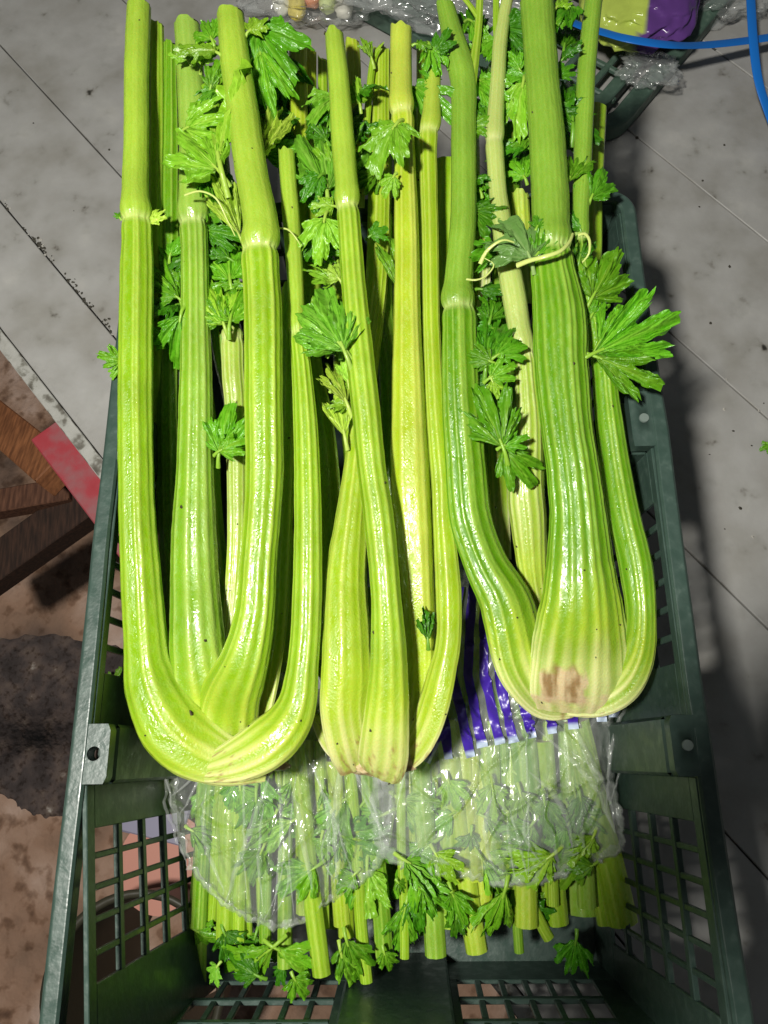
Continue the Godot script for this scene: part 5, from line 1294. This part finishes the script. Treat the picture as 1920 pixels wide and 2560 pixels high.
func build_celery() -> void:
	var labels := [
		["left yellow green celery bunch lying in the crate, thick stalk leaning in its middle", "celery"],
		["middle and palest celery bunch, with a thin stalk crossing over it diagonally", "celery"],
		["right dark green celery bunch with brown scar on its broad white base", "celery"],
		["celery stalks and leaves under clear film, lower left in the crate", "celery"],
		["celery stalks with cut ends under purple striped film, lower right", "celery"],
	]
	var bunch := []
	for k in 5:
		bunch.append(thing("celery_bunch", labels[k][0], labels[k][1], "celery bunches in the crate"))
		specks[k] = []
	for k in STALKS.size():
		var d: Dictionary = STALKS[k]
		var low: bool = d.kind == 3
		var big: bool = d.kind == 2
		part("stalk", stalk_mesh(d, k, 0.008 if low else 0.0028, 40 if low else (150 if big else (84 if d.ribs > 6 else 60))), M.celery, bunch[d.bunch])
	# stalks deeper inside each bunch, seen only between the others
	var deep := [[0, -0.150, 0.150], [1, -0.04, 0.10], [2, 0.10, 0.12]]
	rng.seed = 77
	for q in [[0, -0.165], [0, -0.135], [0, -0.105], [0, -0.070], [1, -0.045], [1, -0.015], [1, 0.012], [1, 0.035], [2, 0.055], [2, 0.085], [2, 0.118], [2, 0.145]]:
		var x: float = q[1]
		var flat := []
		for j in 6:
			var f := j / 5.0
			flat.append_array([(x * lerpf(0.80, 1.12, f)) * 1000.0 + rng.randf_range(-4, 4), lerpf(172, 246, f) + 14.0 * sin(f * PI), lerpf(-70 if q[0] == 0 else -150, -500 + rng.randf_range(-20, 60), f), rng.randf_range(9.0, 12.0)])
		part("stalk", stalk_mesh({bunch=q[0], tone=[0, 2, 4, 0][rng.randi() % 4], roll=[0, 0, 0], ribs=6, nodes=[], kind=3, line=flat}, 300 + int(x * 1000.0), 0.008, 40), M.celery, bunch[q[0]])
	# and under the film
	for k in 16:
		var x := lerpf(-0.165, 0.135, k / 15.0)
		var flat := []
		var z_end := rng.randf_range(0.07, 0.135)
		for j in 5:
			var f := j / 4.0
			flat.append_array([x * 1000.0 + rng.randf_range(-5, 5), lerpf(90, 62, f), lerpf(-140, z_end * 1000.0, f), rng.randf_range(9.0, 14.0)])
		part("stalk", stalk_mesh({bunch=3 if x < -0.02 else 4, tone=[0, 2, 1, 4][rng.randi() % 4], roll=[0, 0, 0], ribs=6, nodes=[], kind=3, line=flat}, 400 + k, 0.010, 32), M.celery, bunch[3 if x < -0.02 else 4])
	# butts
	for q in [[0, points([-121.7,186,1.8])[0], 0.034, 0.010, 0.010], [1, points([-21.4,190,1.8])[0], 0.024, 0.012, 0.010], [2, points([116,190,-40.1])[0], 0.028, 0.012, 0.008]]:
		var a := Acc.new()
		lump(a, q[1], Vector3(q[2], 0, 0), Vector3(0, q[3], 0), Vector3(0, 0, q[4]), 0.25, 60 + q[0], func(dx, dy, dz): return Color(0.62, 0.50, 0.28).lerp(Color(0.30, 0.18, 0.08), clampf(0.4 + wob.get_noise_3d(dx * 140.0, dy * 140.0, dz * 140.0) * 1.5, 0.0, 1.0)), 40, 22)
		part("butt", a.mesh(), M.celery, bunch[q[0]])
	for k in LEAVES.size():
		var d: Dictionary = LEAVES[k]
		part("leaf", leaf_mesh(Vector3(d.base[0], d.base[1], d.base[2]) * 0.001, Vector3(d.tip[0], d.tip[1], d.tip[2]) * 0.001, d.width, d.tone, d.roll, d.curl, k), M.leaf, bunch[d.bunch])
	# peeled strings
	for q in [[0, [-154.3,292,-388.4,-142.1,296,-387.9,-130.1,296,-381.1,-123.4,290,-368.8,-116.8,288,-354.7], 0.0010], [0, [-87.6,280,-366.8,-79.8,284,-361.9,-73.8,284,-354.4,-70.8,280,-350.2], 0.0009],
		[2, [81,288,-322.1,88.5,293,-322,97.7,299,-320.4,108.6,300,-323.7,116.8,296,-334.3,121.2,290,-345.5], 0.0022], [2, [125.6,288,-345.5,129.2,291,-344.3,131.6,292,-337.5,130.7,290,-328.5,127,285,-325.2], 0.0014],
		[2, [56.5,282,-328.8,60.7,286,-335.6,67.5,290,-339.6,73.1,294,-338.9,78.2,300,-332.1], 0.0016], [2, [46.6,280,-318.1,53,282,-315.8,60.1,282,-318.8,65.9,284,-326.3,59.8,284,-331.9], 0.0009]]:
		var a := Acc.new()
		tube(a, smooth_path(points(q[1]), 0.003), q[2], q[2] * 0.6, 8, Color(0.62, 0.70, 0.20), 0.4)
		part("peeled_string", a.mesh(), M.celery, bunch[q[0]])
	# soil
	rng.seed = 9
	for k in 3:
		var a := Acc.new()
		for q in specks[k]:
			var nn: Vector3 = q[1]
			var b := nn.cross(Vector3(0.3, 0.2, 1)).normalized()
			var r := rng.randf_range(0.0003, 0.0009) * (1.6 if rng.randf() < 0.15 else 1.0)
			lump(a, q[0] + nn * 0.0002, b * r, nn * r * 0.6, b.cross(nn) * r * rng.randf_range(0.7, 1.8), 0.5, rng.randi() % 99, func(_a, _b, _c): return Color(0.06, 0.045, 0.02), 6, 4, 1.0)
		if a.v.size():
			part("soil_specks", a.mesh(), M.veg, bunch[k]).set_meta("kind", "stuff")


func build_bags() -> void:
	var l := thing("plastic_bag", "clear crumpled plastic bag over the lower left celery", "bag")
	part("film", bag_mesh(BAG_LEFT, 1), M.film, l)
	bag_folds(l, BAG_LEFT, 1, 30)
	var r := thing("plastic_bag", "clear plastic bag with purple stripes over the lower right celery", "bag")
	part("film", bag_mesh(BAG_RIGHT, 2), M.film_fog, r)
	bag_folds(r, BAG_RIGHT, 2, 26)
	for q in STRIPES:
		var pts := PackedVector2Array()
		for k in range(0, q.size(), 2): pts.append(Vector2(q[k], q[k + 1]) * 0.001)
		var a := Acc.new()
		var p := PackedVector3Array()
		var c := PackedColorArray()
		var u := PackedVector2Array()
		var rows := 0
		var len := 0.0
		for k in pts.size() - 1:
			var m := maxi(2, ceili(pts[k].distance_to(pts[k + 1]) / 0.003))
			for j in (m + 1 if k == pts.size() - 2 else m):
				var e := pts[k].lerp(pts[k + 1], float(j) / m)
				var t := (pts[k + 1] - pts[k]).normalized()
				var side := Vector2(-t.y, t.x)
				for i in 7:
					var w: Vector2 = e + side * ((i - 3) / 3.0 * 0.0036 * (1.0 + 0.15 * fold.get_noise_2d(e.x * 900.0, e.y * 900.0)))
					p.append(Vector3(w.x, film_h(w.x, w.y) + 0.0022, w.y))
					c.append(Color(0.52, 0.62, 0.78) if rows < 2 else Color(0.060, 0.026, 0.36))
					u.append(w * 9.0)
				rows += 1
		a.grid(p, c, u, 7, rows, false)
		part("printed_stripe", a.mesh(), M.stripe, r)


func build_lamp() -> void:
	var lamp := thing("unseen_hanging_bulb", "unseen white hanging light bulb above the left of the crate, lighting the celery", "lamp")  # out of view, placed to light the crate from the upper left
	var bulb := SphereMesh.new()
	bulb.radius = 0.05
	bulb.height = 0.10
	var b := part("bulb", bulb, M.bulb, lamp)
	b.position = LAMP
	var a := Acc.new()
	tube(a, PackedVector3Array([LAMP + Vector3(0, 0.047, 0), LAMP + Vector3(0, 0.085, 0)]), 0.014, 0.014, 16, Color.WHITE, 1.0, Vector3.RIGHT)
	part("socket", a.mesh(), M.dark_wood, lamp)
	var w := Acc.new()
	tube(w, PackedVector3Array([LAMP + Vector3(0, 0.085, 0), LAMP + Vector3(0, 1.4, 0)]), 0.003, 0.003, 8, Color.WHITE, 1.0, Vector3.RIGHT)
	part("cord", w.mesh(), M.dark_wood, lamp)
	var o := OmniLight3D.new()
	o.name = "unseen_bulb_light"
	o.position = LAMP
	o.light_color = Color(1.0, 0.985, 0.95)
	o.light_energy = LIGHT
	o.light_size = 0.05
	o.omni_range = 12.0
	o.omni_attenuation = 2.0
	o.shadow_enabled = true
	lamp.add_child(o)


# ---------------------------------------------------------------- the unseen photographer, whose hands and phone shade the lower right

func blob_mesh(acc: Acc, caps: Array, cell: float, k: float) -> void:
	# caps: from, to, radius at each end, colour; joined by a smooth minimum and meshed as surface nets
	var lo := Vector3.ONE * 99.0
	var hi := Vector3.ONE * -99.0
	for q in caps:
		var r := maxf(q[2], q[3]) + cell * 3.0
		for e in [q[0], q[1]]:
			lo = lo.min(e - Vector3.ONE * r)
			hi = hi.max(e + Vector3.ONE * r)
	var nx := ceili((hi.x - lo.x) / cell) + 1
	var ny := ceili((hi.y - lo.y) / cell) + 1
	var nz := ceili((hi.z - lo.z) / cell) + 1
	var f := PackedFloat32Array()
	f.resize(nx * ny * nz)
	f.fill(0.5)
	for q in caps:
		var a: Vector3 = q[0]
		var ab: Vector3 = q[1] - a
		var l2 := maxf(ab.length_squared(), 1e-9)
		var r := maxf(q[2], q[3]) + cell * 2.0 + k
		var b0 := ((a.min(q[1]) - Vector3.ONE * r - lo) / cell).floor().max(Vector3.ZERO)
		var b1 := ((a.max(q[1]) + Vector3.ONE * r - lo) / cell).ceil().min(Vector3(nx - 1, ny - 1, nz - 1))
		for z in range(int(b0.z), int(b1.z) + 1):
			for y in range(int(b0.y), int(b1.y) + 1):
				for x in range(int(b0.x), int(b1.x) + 1):
					var p := lo + Vector3(x, y, z) * cell - a
					var t := clampf(p.dot(ab) / l2, 0.0, 1.0)
					var d: float = (p - ab * t).length() - lerpf(q[2], q[3], t)
					var i := (z * ny + y) * nx + x
					var h := maxf(k - absf(f[i] - d), 0.0) / k
					f[i] = minf(f[i], d) - h * h * k * 0.25
	var id := PackedInt32Array()
	id.resize(nx * ny * nz)
	id.fill(-1)
	var step := [1, nx, nx * ny]
	for z in nz - 1:
		for y in ny - 1:
			for x in nx - 1:
				var i := (z * ny + y) * nx + x
				var inside := 0
				for c in 8:
					if f[i + (c & 1) + (nx if c & 2 else 0) + (nx * ny if c & 4 else 0)] < 0.0: inside += 1
				if inside == 0 or inside == 8: continue
				var sum := Vector3.ZERO
				var cnt := 0
				for c in 8:
					for ax in 3:
						if c & (1 << ax): continue
						var ia: int = i + (c & 1) + (nx if c & 2 else 0) + (nx * ny if c & 4 else 0)
						var va := f[ia]
						var vb: float = f[ia + step[ax]]
						if (va < 0.0) == (vb < 0.0): continue
						var e := Vector3(c & 1, (c >> 1) & 1, (c >> 2) & 1)
						e[ax] += va / (va - vb)
						sum += e
						cnt += 1
				var p := lo + (Vector3(x, y, z) + sum / cnt) * cell
				id[i] = acc.v.size()
				acc.v.append(p)
				acc.n.append(Vector3(f[i + 1] - f[i], f[i + nx] - f[i], f[i + nx * ny] - f[i]).normalized())
				var best := 9.0
				var col := Color.WHITE
				for q in caps:
					var ab: Vector3 = q[1] - q[0]
					var t := clampf((p - q[0]).dot(ab) / maxf(ab.length_squared(), 1e-9), 0.0, 1.0)
					var d: float = (p - q[0] - ab * t).length() - lerpf(q[2], q[3], t)
					if d < best:
						best = d
						col = q[4]
				acc.c.append(col)
				acc.u.append(Vector2(p.x, p.y))
	for z in range(1, nz - 1):
		for y in range(1, ny - 1):
			for x in range(1, nx - 1):
				var i := (z * ny + y) * nx + x
				for ax in 3:
					var j: int = i + step[ax]
					if (f[i] < 0.0) == (f[j] < 0.0): continue
					var s1: int = step[(ax + 1) % 3]
					var s2: int = step[(ax + 2) % 3]
					var q := [id[i], id[i - s1], id[i - s1 - s2], id[i - s2]]
					if q.min() < 0: continue
					if f[i] < 0.0:
						acc.i.append_array(PackedInt32Array([q[0], q[2], q[1], q[0], q[3], q[2]]))
					else:
						acc.i.append_array(PackedInt32Array([q[0], q[1], q[2], q[0], q[2], q[3]]))


func build_unseen_photographer() -> void:
	var basis_ := Basis(Vector3(0.99932,-0.03454,0.01328),Vector3(0.02337,0.31085,-0.95017),Vector3(0.02869,0.94983,0.31145))
	var U := basis_.x
	var V := basis_.y
	var W := basis_.z
	var eye := Vector3(0, 0.73, 0)
	var ph := thing("phone", "unseen black phone held over the near end of the crate, shading lower right", "phone")  # out of view, placed to cast shade on the lower right
	var a := Acc.new()
	a.box(eye + W * 0.008 - V * 0.044, U * 0.038, W * 0.004, V * 0.080, 0.003)
	part("body", a.mesh(), M.phone, ph)
	var sc := Acc.new()
	sc.box(eye + W * 0.0123 - V * 0.044, U * 0.035, W * 0.0004, V * 0.076, 0.0002)
	part("screen", sc.mesh(), M.phone_glass, ph)
	var who := thing("person", "unseen person in dark shirt standing at the crate's near end, both hands on the phone", "person")  # out of view; hands posed so their shadow falls on the lower right
	var skin := Color(0.34, 0.19, 0.12)
	var shirt := Color(0.035, 0.04, 0.055)
	var jeans := Color(0.03, 0.045, 0.09)
	var shoe := Color(0.05, 0.045, 0.04)
	var at := func(u: float, v: float, w: float) -> Vector3: return eye + U * u + V * (v + 0.014) + W * w
	var caps := []
	var hands := Acc.new()
	var body := Acc.new()
	for s in [-1.0, 1.0]:
		var wrist: Vector3 = at.call(s * 0.108, -0.150, 0.010)
		var hc := []
		hc.append([wrist, at.call(s * 0.087, -0.085, 0.004), 0.026, 0.030, skin])
		hc.append([at.call(s * 0.087, -0.085, 0.004), at.call(s * 0.064, -0.040, 0.002), 0.022, 0.015, skin])
		hc.append([at.call(s * 0.087, -0.085, 0.004), at.call(s * 0.062, -0.095, 0.002), 0.022, 0.015, skin])
		for k in 4:
			var v := -0.022 - 0.021 * k
			var l: float = [0.036, 0.040, 0.037, 0.029][k]
			var p0: Vector3 = at.call(s * 0.066, v, 0.004)
			var p1: Vector3 = at.call(s * 0.049, v + 0.006, -0.004)
			var p2: Vector3 = at.call(s * (0.049 - l * 0.55), v + 0.009, -0.0065)
			var p3: Vector3 = at.call(s * (0.049 - l), v + 0.010, -0.006)
			hc.append([p0, p1, 0.0095, 0.0088, skin])
			hc.append([p1, p2, 0.0088, 0.0080, skin])
			hc.append([p2, p3, 0.0080, 0.0070, skin])
		hc.append([at.call(s * 0.082, -0.095, 0.012), at.call(s * 0.052, -0.072, 0.026), 0.015, 0.0115, skin])
		hc.append([at.call(s * 0.052, -0.072, 0.026), at.call(s * 0.026, -0.050, 0.022), 0.0110, 0.0090, skin])
		blob_mesh(hands, hc, 0.004, 0.006)
		var sh := Vector3(s * 0.185, 0.83, 0.50)
		var el := Vector3(s * 0.255, 0.575, 0.38)
		caps.append([sh, el, 0.052, 0.043, shirt])
		caps.append([el, wrist.lerp(el, 0.15), 0.043, 0.034, shirt])
		caps.append([wrist.lerp(el, 0.15), wrist, 0.029, 0.025, skin])
		var hip := Vector3(s * 0.09, 0.28, 0.56)
		var knee := Vector3(s * 0.10, -0.14, 0.55)
		var ankle := Vector3(s * 0.11, -0.54, 0.60)
		caps.append([hip, knee, 0.085, 0.058, jeans])
		caps.append([knee, ankle, 0.056, 0.042, jeans])
		caps.append([ankle + Vector3(0, -0.045, 0.03), ankle + Vector3(0, -0.05, -0.14), 0.038, 0.030, shoe])
		caps.append([Vector3(s * 0.075, 0.32, 0.555), Vector3(s * 0.09, 0.74, 0.53), 0.105, 0.115, shirt])
		caps.append([Vector3(s * 0.09, 0.80, 0.51), sh, 0.075, 0.060, shirt])
	caps.append([Vector3(0, 0.82, 0.50), Vector3(0, 0.93, 0.455), 0.060, 0.052, skin])
	blob_mesh(body, caps, 0.015, 0.03)
	var head := []
	var hd := Vector3(0, 1.015, 0.405)
	var face := Vector3(0, -0.55, -0.83).normalized()
	var crown := Vector3(0, 0.83, -0.55).normalized()
	head.append([hd + crown * 0.035 - face * 0.015, hd + crown * 0.02 + face * 0.02, 0.078, 0.072, skin])
	head.append([hd - crown * 0.03 + face * 0.02, hd - crown * 0.075 + face * 0.045, 0.060, 0.036, skin])
	head.append([hd + crown * 0.012 + face * 0.088, hd - crown * 0.022 + face * 0.103, 0.009, 0.014, skin])
	head.append([hd - crown * 0.052 + face * 0.080 - Vector3(0.016, 0, 0), hd - crown * 0.052 + face * 0.080 + Vector3(0.016, 0, 0), 0.010, 0.010, Color(0.36, 0.15, 0.11)])
	for s in [-1.0, 1.0]:
		head.append([hd + Vector3(s * 0.078, 0, 0) + crown * 0.018, hd + Vector3(s * 0.080, 0, 0) - crown * 0.02, 0.014, 0.010, skin])
		head.append([hd + Vector3(s * 0.031, 0, 0) + crown * 0.014 + face * 0.080, hd + Vector3(s * 0.033, 0, 0) + crown * 0.014 + face * 0.080, 0.010, 0.010, Color(0.06, 0.04, 0.03)])
	blob_mesh(hands, head, 0.006, 0.010)
	# one continuous surface: hands and head share the body's mesh
	var base := body.v.size()
	body.v.append_array(hands.v)
	body.n.append_array(hands.n)
	body.c.append_array(hands.c)
	body.u.append_array(hands.u)
	for k in hands.i: body.i.append(k + base)
	part("body", body.mesh(), M.veg, who)
	var hair := Acc.new()
	lump(hair, hd + crown * 0.045 - face * 0.030, Vector3(0.088, 0, 0), crown * 0.078, face * 0.086, 0.12, 31, null, 40, 22, 1.0)
	part("hair", hair.mesh(), M.phone, who)


const LIGHT := 1.9


func build_materials() -> void:
	var cel := mat(Color.WHITE, 0.36, 0.5)
	cel.vertex_color_use_as_albedo = true
	cel.normal_enabled = true
	cel.normal_texture = normal_tex(noise(11, 0.045, 3), 512, 5.0)
	cel.normal_scale = 0.35
	cel.roughness_texture = noise_tex(noise(12, 0.012, 4), 512, [0.25, 0.75], [g(0.35), g(1.0)])
	cel.roughness = 0.52
	cel.clearcoat_enabled = true
	cel.clearcoat = 0.36
	cel.clearcoat_roughness = 0.10
	cel.clearcoat_texture = noise_tex(noise(13, 0.02, 3), 512, [0.42, 0.62], [g(0.0), g(1.0)])
	cel.subsurf_scatter_enabled = true
	cel.subsurf_scatter_strength = 0.10
	M.celery = cel
	var lf := mat(Color.WHITE, 0.42, 0.5)
	lf.vertex_color_use_as_albedo = true
	lf.normal_enabled = true
	lf.normal_texture = normal_tex(noise(21, 0.03, 3, FastNoiseLite.TYPE_CELLULAR), 512, 6.0)
	lf.normal_scale = 0.5
	lf.backlight_enabled = true
	lf.backlight = Color(0.35, 0.45, 0.10)
	lf.roughness_texture = noise_tex(noise(22, 0.01, 3), 256, [0.3, 0.7], [g(0.6), g(1.0)])
	lf.cull_mode = BaseMaterial3D.CULL_DISABLED
	M.leaf = lf
	var veg := mat(Color.WHITE, 0.7)
	veg.vertex_color_use_as_albedo = true
	M.veg = veg
	var cr := mat(Color.WHITE, 0.40, 0.5)
	cr.albedo_texture = noise_tex(noise(31, 0.012, 5), 1024, [0.0, 0.45, 0.66, 1.0], [Color(0.205, 0.28, 0.25), Color(0.22, 0.295, 0.265), Color(0.235, 0.31, 0.28), Color(0.32, 0.385, 0.355)])
	cr.uv1_triplanar = true
	cr.uv1_world_triplanar = true
	cr.uv1_scale = Vector3.ONE * 6.0
	cr.roughness_texture = noise_tex(noise(32, 0.02, 4), 512, [0.3, 0.7], [g(0.7), g(1.3)])
	cr.normal_enabled = true
	cr.normal_texture = normal_tex(noise(33, 0.06, 3), 512, 2.0)
	cr.normal_scale = 0.18
	M.crate = cr
	var tr: StandardMaterial3D = cr.duplicate()
	tr.roughness = 0.6
	tr.albedo_color = Color(1.25, 1.25, 1.2)
	M.tray = tr
	M.boss = mat(Color(0.16, 0.20, 0.18), 0.35)
	var tb := mat(Color.WHITE, 0.62, 0.5)
	tb.albedo_texture = noise_tex(noise(41, 0.0042, 6), 2048, [0.0, 0.30, 0.5, 0.72, 1.0], [Color(0.575, 0.567, 0.545), Color(0.615, 0.61, 0.595), Color(0.64, 0.637, 0.626), Color(0.662, 0.66, 0.65), Color(0.71, 0.706, 0.69)])
	tb.uv1_scale = Vector3(1.15, 1.15, 1.15)
	tb.detail_enabled = true
	tb.detail_blend_mode = BaseMaterial3D.BLEND_MODE_MUL
	tb.detail_albedo = noise_tex(noise(42, 0.020, 6), 1024, [0.0, 0.05, 0.11, 0.20, 0.38, 1.0], [Color(0.25, 0.24, 0.22), Color(0.40, 0.39, 0.36), Color(0.80, 0.79, 0.77), Color(0.93, 0.93, 0.92), Color(0.97, 0.97, 0.965), Color.WHITE])
	tb.detail_uv_layer = BaseMaterial3D.DETAIL_UV_1
	tb.roughness_texture = noise_tex(noise(43, 0.006, 5), 1024, [0.3, 0.7], [g(0.75), g(1.1)])
	tb.normal_enabled = true
	tb.normal_texture = normal_tex(noise(44, 0.05, 4), 1024, 2.0)
	tb.normal_scale = 0.12
	M.table = tb
	var ed: StandardMaterial3D = tb.duplicate()
	ed.albedo_texture = noise_tex(noise(45, 0.012, 5), 1024, [0.0, 0.28, 0.38, 0.46, 1.0], [Color(0.30, 0.29, 0.26), Color(0.44, 0.43, 0.40), Color(0.58, 0.58, 0.555), Color(0.66, 0.66, 0.64), Color(0.70, 0.70, 0.68)])
	ed.uv1_scale = Vector3(3, 3, 3)
	M.edge = ed
	var fl := mat(Color.WHITE, 0.8, 0.4)
	fl.albedo_texture = noise_tex(noise(51, 0.0030, 6), 2048, [0.0, 0.16, 0.30, 0.50, 0.70, 1.0], [Color(0.33, 0.28, 0.25), Color(0.45, 0.37, 0.32), Color(0.54, 0.44, 0.37), Color(0.62, 0.50, 0.42), Color(0.70, 0.59, 0.52), Color(0.84, 0.76, 0.72)])
	fl.uv1_scale = Vector3(5, 5, 5)
	fl.detail_enabled = true
	fl.detail_blend_mode = BaseMaterial3D.BLEND_MODE_MUL
	fl.detail_albedo = noise_tex(noise(52, 0.03, 5), 1024, [0.0, 0.32, 0.42, 1.0], [Color(0.55, 0.5, 0.47), Color(0.86, 0.83, 0.80), Color(0.98, 0.97, 0.965), Color.WHITE])
	fl.normal_enabled = true
	fl.normal_texture = normal_tex(noise(53, 0.03, 5), 1024, 6.0)
	fl.normal_scale = 0.8
	M.floor = fl
	var dg: StandardMaterial3D = fl.duplicate()
	dg.albedo_texture = noise_tex(noise(54, 0.008, 6), 1024, [0.0, 0.40, 0.62, 0.82, 0.90, 1.0], [Color(0.22, 0.195, 0.19), Color(0.28, 0.25, 0.245), Color(0.35, 0.305, 0.29), Color(0.40, 0.35, 0.32), Color(0.52, 0.48, 0.45), Color(0.75, 0.74, 0.72)])
	dg.uv1_scale = Vector3(2.2, 2.2, 2.2)
	M.dark_ground = dg
	var wood: Callable = func(lo: Color, hi: Color) -> StandardMaterial3D:
		var m := mat(Color.WHITE, 0.75, 0.4)
		m.albedo_texture = noise_tex(noise(61, 0.014, 5), 512, [0.2, 0.8], [lo, hi])
		m.uv1_triplanar = true
		m.uv1_scale = Vector3(22, 22, 3)
		return m
	M.wood = wood.call(Color(0.36, 0.22, 0.13), Color(0.58, 0.38, 0.24))
	M.wood_dark = wood.call(Color(0.26, 0.16, 0.11), Color(0.40, 0.27, 0.20))
	M.dark_wood = wood.call(Color(0.13, 0.09, 0.07), Color(0.26, 0.18, 0.14))
	M.pink_wood = wood.call(Color(0.70, 0.55, 0.49), Color(0.86, 0.73, 0.67))
	var rd := mat(Color.WHITE, 0.7)
	rd.albedo_texture = noise_tex(noise(62, 0.010, 5), 512, [0.0, 0.40, 0.60, 1.0], [Color(0.58, 0.15, 0.19), Color(0.60, 0.20, 0.235), Color(0.57, 0.28, 0.30), Color(0.52, 0.38, 0.385)])
	rd.uv1_triplanar = true
	rd.uv1_scale = Vector3(4, 4, 4)
	M.red = rd
	M.pink = mat(Color(0.62, 0.27, 0.20), 0.5)
	M.lavender = mat(Color(0.30, 0.29, 0.40), 0.4)
	M.olive = mat(Color(0.045, 0.042, 0.026), 0.5)
	M.blue = mat(Color(0.010, 0.17, 0.62), 0.35)
	var pr := mat(Color.WHITE, 0.22, 0.6)
	pr.vertex_color_use_as_albedo = true
	M.print = pr
	var sp := mat(Color.WHITE, 0.30, 0.5)
	sp.vertex_color_use_as_albedo = true
	sp.cull_mode = BaseMaterial3D.CULL_DISABLED
	sp.normal_enabled = true
	sp.normal_texture = normal_tex(noise(71, 0.012, 4), 512, 10.0)
	sp.normal_scale = 0.22
	M.stripe = sp
	var fm := StandardMaterial3D.new()
	fm.transparency = BaseMaterial3D.TRANSPARENCY_ALPHA
	fm.albedo_color = Color(0.94, 0.96, 0.95, 0.11)
	fm.roughness = 0.12
	fm.metallic_specular = 0.7
	fm.cull_mode = BaseMaterial3D.CULL_DISABLED
	fm.normal_enabled = true
	var cn := noise(72, 0.004, 2)
	cn.fractal_type = FastNoiseLite.FRACTAL_RIDGED
	fm.normal_texture = normal_tex(cn, 1024, 10.0)
	fm.normal_scale = 0.8
	M.film = fm
	var fg: StandardMaterial3D = fm.duplicate()
	fg.albedo_color = Color(0.93, 0.96, 0.94, 0.19)
	fg.roughness = 0.17
	M.film_fog = fg
	var fd: StandardMaterial3D = fm.duplicate()
	fd.albedo_color = Color(0.95, 0.97, 0.96, 0.17)
	fd.roughness = 0.10
	fd.normal_scale = 0.4
	M.film_double = fd
	M.phone = mat(Color(0.012, 0.012, 0.013), 0.4)
	M.phone_glass = mat(Color(0.008, 0.008, 0.009), 0.08)
	var bm := StandardMaterial3D.new()
	bm.albedo_color = Color.WHITE
	bm.emission_enabled = true
	bm.emission = Color(1.0, 0.985, 0.95)
	bm.emission_energy_multiplier = 8.0
	M.bulb = bm


func _ready() -> void:
	var cam := Camera3D.new()
	cam.name = "camera"
	cam.fov = 68.78
	cam.near = 0.02
	cam.far = 30.0
	cam.transform = Transform3D(Basis(Vector3(0.99932,-0.03454,0.01328),Vector3(0.02337,0.31085,-0.95017),Vector3(0.02869,0.94983,0.31145)), Vector3(0, 0.73, 0))
	add_child(cam)
	cam.current = true
	var we := WorldEnvironment.new()
	we.name = "environment"
	var env := Environment.new()
	env.background_mode = Environment.BG_COLOR
	env.background_color = Color(0.255, 0.265, 0.27)
	env.background_energy_multiplier = 1.0
	env.tonemap_mode = Environment.TONE_MAPPER_LINEAR
	env.tonemap_exposure = 1.0
	env.sdfgi_enabled = true
	env.ssao_enabled = true
	env.ssil_enabled = true
	we.environment = env
	add_child(we)
	rng.seed = 4
	wob.seed = 3
	wob.noise_type = FastNoiseLite.TYPE_SIMPLEX
	wob.frequency = 0.02
	wob.fractal_octaves = 2
	fold.seed = 8
	fold.noise_type = FastNoiseLite.TYPE_SIMPLEX
	fold.frequency = 0.03
	fold.fractal_octaves = 2
	build_materials()
	build_lamp()
	build_table()
	build_crate()
	build_celery()
	build_bags()
	build_surroundings()
	build_unseen_photographer()
